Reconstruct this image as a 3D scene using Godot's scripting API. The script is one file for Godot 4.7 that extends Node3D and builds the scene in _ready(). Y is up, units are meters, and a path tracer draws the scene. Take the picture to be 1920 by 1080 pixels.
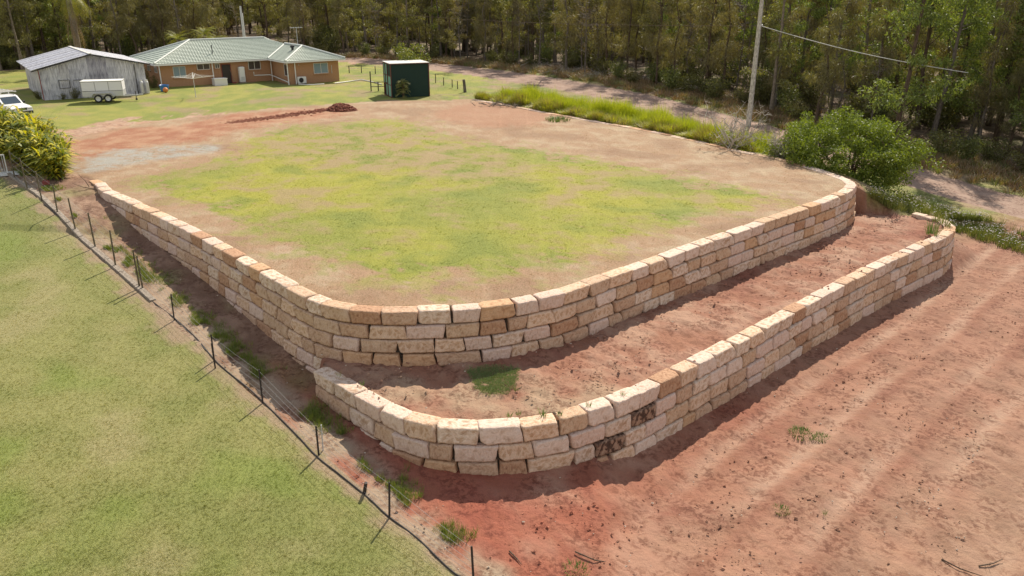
extends Node3D

# ---------------------------------------------------------------- camera numbers (photo pixels 1920 x 1080)
const FOCAL := 1450.0
const EYE_H := 9.9
const PITCH := 0.368560
var rng := RandomNumberGenerator.new()
var used_names := {}
var n_low := FastNoiseLite.new()
var n_mid := FastNoiseLite.new()
var n_fine := FastNoiseLite.new()
var n_blob := FastNoiseLite.new()
var pad_poly := PackedVector2Array()
var pad_soft := []
var terrace_poly := PackedVector2Array()
var terrace_soft := []
var upper_path := PackedVector2Array()
var lower_path := PackedVector2Array()
var pad_grass := PackedVector2Array()
var pad_grass_far := PackedVector2Array()
var gravel_poly := PackedVector2Array()
var red_band := PackedVector2Array()
var red_patch := PackedVector2Array()
var road_poly := PackedVector2Array()
var yard_poly := PackedVector2Array()
var strip_poly := PackedVector2Array()
var verge_poly := PackedVector2Array()
var forest_line := PackedVector2Array()
var forest_poly := PackedVector2Array()
var tape := PackedVector2Array()
const TRACKS := [[1.5, 0.06], [2.0, -0.06], [2.5, 0.06], [3.9, -0.08], [4.35, 0.07], [5.9, -0.07], [6.35, 0.06], [7.6, -0.06], [8.1, 0.06], [9.8, -0.07], [10.3, 0.06], [11.6, -0.06]]
const FENCE_A := Vector2(-31.5, -47.0)
const FENCE_B := Vector2(6.0, -8.0)
var M := {}

# ---------------------------------------------------------------- mesh collector
class Geo:
	var v := PackedVector3Array()
	var n := PackedVector3Array()
	var c := PackedColorArray()
	var col := Color(1, 1, 1)
	var use_color := false
	func tri(a: Vector3, b: Vector3, d: Vector3, na: Vector3, nb: Vector3, nd: Vector3):
		if (d - a).cross(b - a).dot(na + nb + nd) < 0.0:
			v.append(a); v.append(d); v.append(b)
			n.append(na); n.append(nd); n.append(nb)
		else:
			v.append(a); v.append(b); v.append(d)
			n.append(na); n.append(nb); n.append(nd)
		if use_color:
			c.append(col); c.append(col); c.append(col)
	func flat(a: Vector3, b: Vector3, d: Vector3, out := Vector3.ZERO):
		var nn := (d - a).cross(b - a).normalized()
		if out != Vector3.ZERO and nn.dot(out) < 0.0:
			nn = -nn
			tri(a, d, b, nn, nn, nn)
		else:
			tri(a, b, d, nn, nn, nn)
	func quad(a: Vector3, b: Vector3, d: Vector3, e: Vector3, out := Vector3.ZERO):
		flat(a, b, d, out)
		flat(a, d, e, out)
	func box(o: Vector3, s: Vector3, bs := Basis.IDENTITY):
		var h := s * 0.5
		for ax in 3:
			for sg in [-1.0, 1.0]:
				var nn := Vector3.ZERO; nn[ax] = sg
				var u := Vector3.ZERO; u[(ax + 1) % 3] = h[(ax + 1) % 3]
				var w := Vector3.ZERO; w[(ax + 2) % 3] = h[(ax + 2) % 3]
				var m: Vector3 = nn * h[ax]
				quad(o + bs * (m - u - w), o + bs * (m + u - w), o + bs * (m + u + w), o + bs * (m - u + w), bs * nn)
	# box with chamfered long edges along its own axes
	func soft_box(o: Vector3, s: Vector3, r: float, bs := Basis.IDENTITY):
		var h := s * 0.5
		var q := h - Vector3(r, r, r)
		for ax in 3:
			var b1 := (ax + 1) % 3
			var b2 := (ax + 2) % 3
			for sg in [-1.0, 1.0]:
				var m := Vector3.ZERO; m[ax] = sg * h[ax]
				var u := Vector3.ZERO; u[b1] = q[b1]
				var w := Vector3.ZERO; w[b2] = q[b2]
				quad(o + bs * (m - u - w), o + bs * (m + u - w), o + bs * (m + u + w), o + bs * (m - u + w), bs * m)
			for s1 in [-1.0, 1.0]:
				for s2 in [-1.0, 1.0]:
					var p1 := Vector3.ZERO; p1[b1] = s1 * h[b1]; p1[b2] = s2 * q[b2]
					var p2 := Vector3.ZERO; p2[b1] = s1 * q[b1]; p2[b2] = s2 * h[b2]
					var al := Vector3.ZERO; al[ax] = q[ax]
					quad(o + bs * (p1 - al), o + bs * (p2 - al), o + bs * (p2 + al), o + bs * (p1 + al), bs * (p1 + p2))
		for sx in [-1.0, 1.0]:
			for sy in [-1.0, 1.0]:
				for sz in [-1.0, 1.0]:
					flat(o + bs * Vector3(sx * h.x, sy * q.y, sz * q.z), o + bs * Vector3(sx * q.x, sy * h.y, sz * q.z), o + bs * Vector3(sx * q.x, sy * q.y, sz * h.z), bs * Vector3(sx, sy, sz))
	func bar(p: Vector3, q: Vector3, w: float, h: float):
		var d := q - p
		var x := d.normalized()
		var up := Vector3.UP if absf(x.y) < 0.95 else Vector3.RIGHT
		var z := x.cross(up).normalized()
		var y := z.cross(x)
		box((p + q) * 0.5, Vector3(d.length(), h, w), Basis(x, y, z))
	func tube(pts: Array, rad: Array, sides := 6, caps := true):
		var rings := []
		var prev := Vector3.ZERO
		for i in pts.size():
			var t: Vector3 = (pts[min(i + 1, pts.size() - 1)] - pts[max(i - 1, 0)]).normalized()
			var a := prev
			if i == 0:
				a = t.cross(Vector3.RIGHT if absf(t.x) < 0.8 else Vector3.UP).normalized()
			a = (a - t * a.dot(t)).normalized()
			prev = a
			var b := t.cross(a)
			var ring := []
			for k in sides:
				var an := TAU * k / sides
				ring.append(a * cos(an) + b * sin(an))
			rings.append(ring)
		for i in pts.size() - 1:
			for k in sides:
				var k2 := (k + 1) % sides
				var n0: Vector3 = rings[i][k]; var n1: Vector3 = rings[i][k2]
				var n2: Vector3 = rings[i + 1][k2]; var n3: Vector3 = rings[i + 1][k]
				var p0: Vector3 = pts[i] + n0 * rad[i]; var p1: Vector3 = pts[i] + n1 * rad[i]
				var p2: Vector3 = pts[i + 1] + n2 * rad[i + 1]; var p3: Vector3 = pts[i + 1] + n3 * rad[i + 1]
				tri(p0, p1, p2, n0, n1, n2)
				tri(p0, p2, p3, n0, n2, n3)
		if caps:
			for e in [0, pts.size() - 1]:
				var o: Vector3 = pts[e]
				var dirn: Vector3 = (pts[1] - pts[0]) * -1.0 if e == 0 else pts[e] - pts[e - 1]
				for k in sides:
					flat(o, o + rings[e][k] * rad[e], o + rings[e][(k + 1) % sides] * rad[e], dirn)
	func lathe(prof: Array, o: Vector3, bs := Basis.IDENTITY, sides := 16):
		for i in prof.size() - 1:
			var a: Vector2 = prof[i]; var b: Vector2 = prof[i + 1]
			var e := b - a
			var nr := Vector2(e.y, -e.x).normalized()
			for k in sides:
				var t0 := TAU * k / sides; var t1 := TAU * (k + 1) / sides
				var d0 := Vector3(cos(t0), 0, sin(t0)); var d1 := Vector3(cos(t1), 0, sin(t1))
				var m0 := bs * (d0 * nr.x + Vector3.UP * nr.y); var m1 := bs * (d1 * nr.x + Vector3.UP * nr.y)
				var p0 := o + bs * (d0 * a.x + Vector3.UP * a.y); var p1 := o + bs * (d1 * a.x + Vector3.UP * a.y)
				var p2 := o + bs * (d1 * b.x + Vector3.UP * b.y); var p3 := o + bs * (d0 * b.x + Vector3.UP * b.y)
				tri(p0, p1, p2, m0, m1, m1)
				tri(p0, p2, p3, m0, m1, m0)
	# side outline (x, y) pushed along z
	func extrude(poly: PackedVector2Array, z0: float, z1: float, bs := Basis.IDENTITY, o := Vector3.ZERO):
		var idx := Geometry2D.triangulate_polygon(poly)
		for i in range(0, idx.size(), 3):
			for z in [z0, z1]:
				var p := []
				for k in 3:
					var q := poly[idx[i + k]]
					p.append(o + bs * Vector3(q.x, q.y, z))
				flat(p[0], p[1], p[2], bs * Vector3(0, 0, signf(z - (z0 + z1) * 0.5)))
		var cw := Geometry2D.is_polygon_clockwise(poly)
		for i in poly.size():
			var a := poly[i]; var b := poly[(i + 1) % poly.size()]
			var e := b - a
			var out := Vector3(e.y, -e.x, 0) if not cw else Vector3(-e.y, e.x, 0)
			quad(o + bs * Vector3(a.x, a.y, z0), o + bs * Vector3(b.x, b.y, z0), o + bs * Vector3(b.x, b.y, z1), o + bs * Vector3(a.x, a.y, z1), bs * out)
	func leaf(p: Vector3, along: Vector3, side: Vector3, up: Vector3):
		# a folded rhombus
		var m := p + along * 0.45
		var t := p + along
		var nn := along.cross(side).normalized()
		if nn.dot(up) < 0.0:
			nn = -nn
		tri(p, m + side, t, nn, nn, nn)
		tri(p, t, m - side, nn, nn, nn)
	func mesh() -> ArrayMesh:
		var arr := []
		arr.resize(Mesh.ARRAY_MAX)
		arr[Mesh.ARRAY_VERTEX] = v
		arr[Mesh.ARRAY_NORMAL] = n
		if use_color:
			arr[Mesh.ARRAY_COLOR] = c
		var am := ArrayMesh.new()
		am.add_surface_from_arrays(Mesh.PRIMITIVE_TRIANGLES, arr)
		return am

# ---------------------------------------------------------------- naming
func numbered(called: String) -> String:
	var k: int = used_names.get(called, 0)
	used_names[called] = k + 1
	return called if k == 0 else "%s_%03d" % [called, k]

func tag(o: Node, label: String, category: String, group := "", kind := ""):
	o.set_meta("label", label)
	o.set_meta("category", category)
	if group != "":
		o.set_meta("group", group)
	if kind != "":
		o.set_meta("kind", kind)

func thing(called: String, label: String, category: String, at := Vector3.ZERO, turn := 0.0, group := "") -> Node3D:
	var o := Node3D.new()
	o.name = numbered(called)
	add_child(o)
	o.position = at
	o.rotation.y = turn
	tag(o, label, category, group)
	return o

func put(called: String, g, m: Material, parent: Node) -> MeshInstance3D:
	var o := MeshInstance3D.new()
	o.name = called if parent != self else numbered(called)
	o.mesh = g.mesh() if g is Geo else g
	o.material_override = m
	parent.add_child(o, true)
	return o

# ---------------------------------------------------------------- materials
func lin(r: float, g: float, b: float) -> Color:
	return Color(r, g, b).linear_to_srgb()

func mat(c: Color, rough := 0.85, metal := 0.0) -> StandardMaterial3D:
	var m := StandardMaterial3D.new()
	m.albedo_color = c
	m.roughness = rough
	m.metallic = metal
	m.cull_mode = BaseMaterial3D.CULL_DISABLED
	return m

func noise_img(size: int, freq: float, sd: int, type := FastNoiseLite.TYPE_SIMPLEX_SMOOTH, octaves := 5, warp := 0.0, gain := 0.5) -> Image:
	var f := FastNoiseLite.new()
	f.seed = sd
	f.noise_type = type
	f.frequency = freq
	f.fractal_octaves = octaves
	f.fractal_gain = gain
	if warp > 0.0:
		f.domain_warp_enabled = true
		f.domain_warp_amplitude = warp
		f.domain_warp_frequency = freq * 0.7
	return f.get_seamless_image(size, size, false, false, 0.15, true)

func ramp_tex(img: Image, stops: Array, extra: Image = null, amount := 0.0) -> ImageTexture:
	var s := img.get_width()
	var src := img.get_data()
	var ex := extra.get_data() if extra else PackedByteArray()
	var lut := []
	for i in 256:
		var t := i / 255.0
		var c: Color = stops[0][1]
		for k in stops.size() - 1:
			if t >= stops[k][0]:
				var w: float = clampf((t - stops[k][0]) / maxf(stops[k + 1][0] - stops[k][0], 0.0001), 0, 1)
				c = (stops[k][1] as Color).lerp(stops[k + 1][1], w)
		lut.append(c)
	var out := PackedByteArray()
	out.resize(s * s * 3)
	for i in s * s:
		var c: Color = lut[src[i]]
		var f := 1.0
		if extra:
			f = 1.0 + (ex[i] / 255.0 - 0.5) * amount
		out[i * 3] = int(clampf(c.r * f, 0, 1) * 255)
		out[i * 3 + 1] = int(clampf(c.g * f, 0, 1) * 255)
		out[i * 3 + 2] = int(clampf(c.b * f, 0, 1) * 255)
	var o := Image.create_from_data(s, s, false, Image.FORMAT_RGB8, out)
	o.generate_mipmaps()
	return ImageTexture.create_from_image(o)

# cloddy grain: dark crumbs gathered in patches, smoother crust between them
func soil_tex(clod: Image, grain: Image, patch: Image) -> ImageTexture:
	var s := clod.get_width()
	var a := clod.get_data()
	var g := grain.get_data()
	var p := patch.get_data()
	var out := PackedByteArray()
	out.resize(s * s * 3)
	for i in s * s:
		var m := clampf((p[i] - 95.0) / 80.0, 0.08, 1.0)
		var t := clampf((146.0 - a[i]) / 62.0, 0.0, 1.0) * m
		var f := (1.0 + (g[i] / 255.0 - 0.5) * 0.3) * 250.0
		out[i * 3] = int(minf(255.0, f * (1.0 - 0.24 * t)))
		out[i * 3 + 1] = int(minf(255.0, f * (1.0 - 0.31 * t)))
		out[i * 3 + 2] = int(minf(255.0, f * (1.0 - 0.34 * t)))
	var o := Image.create_from_data(s, s, false, Image.FORMAT_RGB8, out)
	o.generate_mipmaps()
	return ImageTexture.create_from_image(o)

func grey_tex(img: Image) -> ImageTexture:
	return ImageTexture.create_from_image(img)

func leaf_mat(through := 0.5) -> StandardMaterial3D:
	var m := mat(Color(1, 1, 1), 0.55)
	m.vertex_color_use_as_albedo = true
	m.backlight_enabled = true
	m.backlight = Color(through, through, through * 0.6)
	return m

func make_materials():
	var fine := noise_img(512, 0.035, 11, FastNoiseLite.TYPE_SIMPLEX_SMOOTH, 5, 0.0, 0.75)
	var grain := noise_img(512, 0.11, 12, FastNoiseLite.TYPE_SIMPLEX_SMOOTH, 4, 0.0, 0.8)
	var clod := noise_img(1024, 0.022, 13, FastNoiseLite.TYPE_SIMPLEX, 6, 20.0, 0.68)
	var grain2 := noise_img(1024, 0.13, 14, FastNoiseLite.TYPE_SIMPLEX_SMOOTH, 3, 0.0, 0.8)
	# soil: grain about the vertex colour, with relief
	var soil := mat(Color(1, 1, 1), 0.95)
	soil.vertex_color_use_as_albedo = true
	var patch := noise_img(1024, 0.005, 15, FastNoiseLite.TYPE_SIMPLEX_SMOOTH, 3, 0.0, 0.5)
	soil.albedo_texture = soil_tex(clod, grain2, patch)
	soil.uv1_triplanar = true
	soil.uv1_world_triplanar = true
	soil.uv1_scale = Vector3(0.15, 0.15, 0.15)
	soil.heightmap_enabled = true
	soil.heightmap_texture = grey_tex(clod)
	soil.heightmap_scale = 3.0
	M.soil = soil
	var turf := mat(Color(1, 1, 1), 0.9)
	turf.vertex_color_use_as_albedo = true
	turf.albedo_texture = ramp_tex(fine, [[0.0, Color(0.72, 0.75, 0.66)], [0.45, Color(0.90, 0.92, 0.87)], [0.7, Color(1, 1, 1)], [1.0, Color(1, 0.98, 0.9)]], grain, 0.45)
	turf.uv1_triplanar = true
	turf.uv1_world_triplanar = true
	turf.uv1_scale = Vector3(0.45, 0.45, 0.45)
	turf.heightmap_enabled = true
	turf.heightmap_texture = grey_tex(grain)
	turf.heightmap_scale = 3.0
	M.turf = turf
	# sandstone: three kinds of bedding, several tones
	var stones := []
	var bed1 := noise_img(512, 0.011, 31, FastNoiseLite.TYPE_SIMPLEX_SMOOTH, 5, 70.0, 0.6)
	var bed2 := noise_img(512, 0.014, 32, FastNoiseLite.TYPE_SIMPLEX_SMOOTH, 5, 60.0, 0.6)
	var bed3 := noise_img(512, 0.018, 33, FastNoiseLite.TYPE_SIMPLEX_SMOOTH, 5, 50.0, 0.6)
	var sgrain := noise_img(256, 0.12, 34, FastNoiseLite.TYPE_SIMPLEX_SMOOTH, 4, 0.0, 0.8)
	var sgrain5 := noise_img(512, 0.06, 36, FastNoiseLite.TYPE_SIMPLEX_SMOOTH, 5, 0.0, 0.8)
	var shp := grey_tex(noise_img(512, 0.02, 35, FastNoiseLite.TYPE_SIMPLEX, 6, 25.0, 0.6))
	var t1 := ramp_tex(bed1, [[0.0, Color(0.640, 0.513, 0.417)], [0.28, Color(0.784, 0.683, 0.598)], [0.45, Color(0.853, 0.770, 0.704)], [0.6, Color(0.843, 0.760, 0.694)], [0.72, Color(0.757, 0.645, 0.548)], [1.0, Color(0.637, 0.504, 0.402)]], sgrain5, 0.2)
	var t2 := ramp_tex(bed2, [[0.0, Color(0.558, 0.427, 0.333)], [0.32, Color(0.722, 0.598, 0.494)], [0.5, Color(0.789, 0.682, 0.584)], [0.64, Color(0.744, 0.626, 0.522)], [1.0, Color(0.598, 0.464, 0.364)]], sgrain5, 0.22)
	var t3 := ramp_tex(bed3, [[0.0, Color(0.695, 0.599, 0.528)], [0.33, Color(0.836, 0.761, 0.708)], [0.5, Color(0.883, 0.818, 0.778)], [0.65, Color(0.850, 0.780, 0.734)], [1.0, Color(0.735, 0.637, 0.566)]], sgrain5, 0.18)
	var t4 := ramp_tex(bed2, [[0.0, Color(0.251, 0.167, 0.120)], [0.46, Color(0.309, 0.205, 0.148)], [0.53, Color(0.639, 0.505, 0.417)], [1.0, Color(0.767, 0.654, 0.557)]], sgrain5, 0.2)
	var tints := [[t1, 1.0, 0.99, 0.98], [t2, 1.0, 0.99, 0.97], [t3, 0.97, 0.94, 0.91], [t1, 0.97, 0.93, 0.88], [t2, 0.98, 0.96, 0.95], [t3, 0.95, 0.91, 0.88], [t1, 0.96, 0.95, 0.94], [t2, 1.0, 1.0, 1.0], [t1, 1.0, 1.0, 0.99], [t3, 0.95, 0.90, 0.87], [t2, 1.0, 0.95, 0.88], [t2, 0.92, 0.85, 0.80], [t1, 1.0, 0.96, 0.91], [t4, 0.9, 0.9, 0.9]]
	var k := 0
	for t in tints:
		var m := mat(Color(t[1], t[2], t[3]), 0.9)
		m.albedo_texture = t[0]
		m.uv1_triplanar = true
		m.uv1_scale = Vector3(0.42, 0.42, 0.42) if k % 2 == 0 else Vector3(0.62, 0.36, 0.62)
		m.uv1_offset = Vector3(0.37 * k, 0.21 * k, 0.53 * k)
		m.heightmap_enabled = true
		m.heightmap_texture = shp
		m.heightmap_scale = 2.6
		stones.append(m)
		k += 1
	M.stones = stones
	M.leaf = leaf_mat(0.9)
	M.grass = leaf_mat(0.8)
	var bt := ramp_tex(noise_img(256, 0.03, 51, FastNoiseLite.TYPE_SIMPLEX, 5, 10.0, 0.65), [[0.0, Color(0.5, 0.48, 0.46)], [0.5, Color(0.85, 0.84, 0.82)], [1.0, Color(1, 1, 1)]], sgrain, 0.4)
	for b in [["bark", 0.15, 0.105, 0.075], ["bark_pale", 0.30, 0.25, 0.20], ["bark_grey", 0.22, 0.19, 0.165], ["twig", 0.64, 0.59, 0.53], ["post_wood", 0.19, 0.16, 0.10], ["pole_wood", 0.72, 0.69, 0.64]]:
		var m := mat(lin(b[1], b[2], b[3]), 0.95)
		m.albedo_texture = bt
		m.uv1_triplanar = true
		m.uv1_scale = Vector3(0.9, 0.25, 0.9)
		M[b[0]] = m
	var rust := ramp_tex(noise_img(256, 0.02, 52, FastNoiseLite.TYPE_SIMPLEX, 5, 20.0, 0.6), [[0.0, Color(0.50, 0.50, 0.53)], [0.35, Color(0.78, 0.78, 0.80)], [0.6, Color(0.92, 0.92, 0.93)], [1.0, Color(0.97, 0.97, 0.96)]], sgrain, 0.2)
	var sheets := []
	for s in [[0.70, 0.71, 0.76], [0.62, 0.63, 0.68], [0.48, 0.48, 0.54], [0.76, 0.77, 0.81], [0.66, 0.66, 0.68]]:
		var m := mat(lin(s[0], s[1], s[2]), 0.6, 0.1)
		m.albedo_texture = rust
		m.uv1_triplanar = true
		m.uv1_scale = Vector3(0.9, 0.12, 0.9)
		m.uv1_offset = Vector3(s[0] * 17.0, s[1] * 5.0, s[2] * 9.0)
		sheets.append(m)
	M.sheets = sheets
	var brick := mat(Color(1, 1, 1), 0.9)
	brick.albedo_texture = ramp_tex(noise_img(256, 0.06, 53, FastNoiseLite.TYPE_CELLULAR, 3), [[0.0, lin(0.34, 0.18, 0.095)], [0.5, lin(0.42, 0.235, 0.13)], [1.0, lin(0.48, 0.28, 0.16)]], sgrain, 0.3)
	brick.uv1_triplanar = true
	brick.uv1_scale = Vector3(0.5, 0.9, 0.5)
	M.brick = brick
	var tile := mat(lin(0.47, 0.51, 0.46), 0.45)
	tile.albedo_texture = ramp_tex(noise_img(256, 0.04, 54, FastNoiseLite.TYPE_SIMPLEX, 5, 8.0, 0.7), [[0.0, Color(0.62, 0.66, 0.64)], [0.5, Color(0.9, 0.92, 0.9)], [1.0, Color(1, 1, 1)]], sgrain, 0.3)
	tile.uv1_triplanar = true
	tile.uv1_scale = Vector3(0.4, 0.4, 0.4)
	M.tile = tile
	M.ridge = mat(lin(0.52, 0.55, 0.52), 0.6)
	M.white = mat(lin(0.72, 0.72, 0.70), 0.5)
	M.offwhite = mat(lin(0.58, 0.57, 0.54), 0.7)
	M.car = mat(lin(0.80, 0.80, 0.79), 0.25)
	M.car.clearcoat_enabled = true
	M.galv = mat(lin(0.52, 0.53, 0.55), 0.45, 0.35)
	M.panel = mat(lin(0.70, 0.70, 0.74), 0.5)
	M.frame_steel = mat(lin(0.34, 0.34, 0.36), 0.5, 0.3)
	M.dark = mat(lin(0.02, 0.02, 0.022), 0.6)
	M.rubber = mat(lin(0.025, 0.024, 0.023), 0.85)
	M.glass = mat(lin(0.055, 0.075, 0.095), 0.08)
	M.glass_blue = mat(lin(0.22, 0.30, 0.36), 0.15)
	M.curtain = mat(lin(0.06, 0.045, 0.04), 0.3)
	M.shade_cloth = mat(lin(0.012, 0.035, 0.026), 0.9)
	M.green_panel = mat(lin(0.16, 0.36, 0.28), 0.7)
	M.red_steel = mat(lin(0.13, 0.05, 0.035), 0.8)
	M.pvc = mat(lin(0.70, 0.68, 0.64), 0.45)
	M.black_pipe = mat(lin(0.035, 0.028, 0.025), 0.7)
	M.star = mat(lin(0.035, 0.025, 0.022), 0.75)
	M.wire = mat(lin(0.30, 0.30, 0.30), 0.5, 0.5)
	M.cable = mat(lin(0.62, 0.62, 0.58), 0.5)
	M.blue = mat(lin(0.03, 0.16, 0.42), 0.4)
	M.orange = mat(lin(0.60, 0.20, 0.04), 0.5)
	M.tarp = mat(lin(0.42, 0.56, 0.50), 0.6)
	M.door = mat(lin(0.035, 0.025, 0.02), 0.6)
	M.brown_red = mat(lin(0.22, 0.05, 0.04), 0.8)
	var conc := mat(lin(0.40, 0.345, 0.29), 0.95)
	conc.albedo_texture = bt
	conc.uv1_triplanar = true
	conc.uv1_world_triplanar = true
	conc.uv1_scale = Vector3(0.7, 0.7, 0.7)
	M.concrete = conc
	M.clod = mat(Color(1, 1, 1), 0.98)
	M.clod.vertex_color_use_as_albedo = true
	var mortar := mat(lin(0.10, 0.08, 0.065), 0.98)
	mortar.albedo_texture = bt
	mortar.uv1_triplanar = true
	mortar.uv1_world_triplanar = true
	mortar.uv1_scale = Vector3(1.4, 1.4, 1.4)
	M.mortar = mortar

# ---------------------------------------------------------------- from photo pixels to places
func ray(x: float, y: float) -> Vector3:
	var a := (x - 960.0) / FOCAL
	var b := -(y - 540.0) / FOCAL
	var c := cos(PITCH)
	var s := sin(PITCH)
	return Vector3(a, b * c - s, -c - b * s)

func on_level(x: float, y: float, h := 0.0) -> Vector3:
	var r := ray(x, y)
	return Vector3(0, EYE_H, 0) + r * ((h - EYE_H) / r.y)

func on_ground(x: float, y: float) -> Vector3:
	var r := ray(x, y)
	var t := 8.0
	var last := t
	while t < 700.0:
		var p := Vector3(0, EYE_H, 0) + r * t
		if p.y < height(p.x, p.z):
			break
		last = t
		t += maxf(0.2, t * 0.006)
	var lo := last
	var hi := t
	for i in 18:
		var m := (lo + hi) * 0.5
		var p := Vector3(0, EYE_H, 0) + r * m
		if p.y < height(p.x, p.z):
			hi = m
		else:
			lo = m
	var q := Vector3(0, EYE_H, 0) + r * hi
	q.y = height(q.x, q.z)
	return q

# height above the ground point g that the pixel (x, y) shows at g's distance
func tall(g: Vector3, x: float, y: float) -> float:
	var r := ray(x, y)
	return EYE_H + r.y * Vector2(g.x, g.z).length() / Vector2(r.x, r.z).length() - g.y

func on_wall(x: float, y: float, o: Vector3, nrm: Vector3) -> Vector3:
	var r := ray(x, y)
	var t := (o - Vector3(0, EYE_H, 0)).dot(nrm) / r.dot(nrm)
	return Vector3(0, EYE_H, 0) + r * t

func level_poly(px: Array, h: float) -> PackedVector2Array:
	var o := PackedVector2Array()
	for p in px:
		var q := on_level(p[0], p[1], h)
		o.append(Vector2(q.x, q.z))
	return o

func ground_poly(px: Array) -> PackedVector2Array:
	var o := PackedVector2Array()
	for p in px:
		var q := on_ground(p[0], p[1])
		o.append(Vector2(q.x, q.z))
	return o

func smooth_path(p: PackedVector2Array, step := 0.1) -> PackedVector2Array:
	var o := PackedVector2Array()
	for i in p.size() - 1:
		var a := p[max(i - 1, 0)]; var b := p[i]; var c := p[i + 1]; var d := p[min(i + 2, p.size() - 1)]
		var n: int = max(2, int(b.distance_to(c) / step))
		for k in n:
			o.append(b.cubic_interpolate(c, a, d, k / float(n)))
	o.append(p[p.size() - 1])
	return o

func inset(p: PackedVector2Array, d: float) -> PackedVector2Array:
	var o := PackedVector2Array()
	for i in p.size():
		var t := (p[min(i + 1, p.size() - 1)] - p[max(i - 1, 0)]).normalized()
		o.append(p[i] + Vector2(t.y, -t.x) * d)
	return o

func dist_path(p: Vector2, path: PackedVector2Array, every := 1) -> float:
	var best := 1e9
	for i in range(0, path.size(), every):
		best = minf(best, p.distance_squared_to(path[i]))
	return sqrt(best)

# ---------------------------------------------------------------- the lie of the land
func natural(x: float, z: float) -> float:
	var u := (-x - z) * 0.70711
	var v := -0.8 - (43.7 - u) * 0.083
	var h := -0.6 * log(1.0 + exp(-v / 0.6))
	return h + n_low.get_noise_2d(x, z) * 0.09

func soft(x: float, z: float, edges: Array, reach: float) -> float:
	var p := Vector2(x, z)
	var best := 1e9
	for e in edges:
		best = minf(best, p.distance_squared_to(Geometry2D.get_closest_point_to_segment(p, e[0], e[1])))
	return 1.0 - smoothstep(0.0, reach, sqrt(best))

func height(x: float, z: float) -> float:
	var p := Vector2(x, z)
	if Geometry2D.is_point_in_polygon(p, pad_poly):
		return -0.05
	if Geometry2D.is_point_in_polygon(p, terrace_poly):
		return -1.84 + 0.07 * n_low.get_noise_2d(x * 3.0, z * 3.0)
	var h := natural(x, z)
	if x > -60.0 and x < 45.0 and z < -36.0 and z > -95.0:
		var a := soft(x, z, pad_soft, 9.0)
		if a > 0.0:
			h = lerpf(h, maxf(h, -0.1), a)
	if x > 12.0 and x < 34.0 and z < -34.0 and z > -56.0:
		var b := soft(x, z, terrace_soft, 4.0)
		if b > 0.0:
			h = lerpf(h, maxf(h, -1.9), b)
	if x > 2.5 and x < 30.0 and z > -46.0 and z < -14.0:
		var s := ((x - 4.15) + (z + 21.3)) * 0.70711
		h -= 0.42 * smoothstep(-1.0, 1.0, x - 3.0) * (1.0 - smoothstep(1.0, 5.0, absf(s - 0.5)))
	return h

func left_of_fence(x: float, z: float) -> float:
	var d := (FENCE_B - FENCE_A).normalized()
	return (Vector2(x, z) - FENCE_A).dot(Vector2(d.y, -d.x)) * -1.0

func region(x: float, z: float) -> String:
	var p := Vector2(x, z)
	if Geometry2D.is_point_in_polygon(p, pad_poly):
		return "building_pad"
	if Geometry2D.is_point_in_polygon(p, terrace_poly):
		return "terrace_soil"
	if left_of_fence(x, z) > 0.35 and z > -48.0:
		return "lawn"
	if Geometry2D.is_point_in_polygon(p, road_poly):
		return "dirt_road"
	if Geometry2D.is_point_in_polygon(p, forest_poly):
		return "forest_floor"
	var pw := p + Vector2(n_mid.get_noise_2d(x * 0.5, z * 0.5), n_mid.get_noise_2d(x * 0.5 + 50.0, z * 0.5)) * 4.0 + Vector2(n_fine.get_noise_2d(x, z), n_fine.get_noise_2d(x + 20.0, z)) * 1.4
	if Geometry2D.is_point_in_polygon(pw, yard_poly):
		return "yard_lawn"
	return "ground"

func inside(p: Vector2, poly: PackedVector2Array, wob: float, sc := 1.0) -> float:
	var s := 0.0
	for k in 4:
		var q := p + Vector2(n_mid.get_noise_2d(p.x * sc + 31.0 * k, p.y * sc), n_mid.get_noise_2d(p.x * sc, p.y * sc + 57.0 * k)) * wob * (0.5 + 0.45 * k)
		q += Vector2(n_fine.get_noise_2d(p.x + 11.0 * k, p.y), n_fine.get_noise_2d(p.x, p.y + 17.0 * k)) * wob * 0.5
		if Geometry2D.is_point_in_polygon(q, poly):
			s += 0.25
	return s

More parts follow.
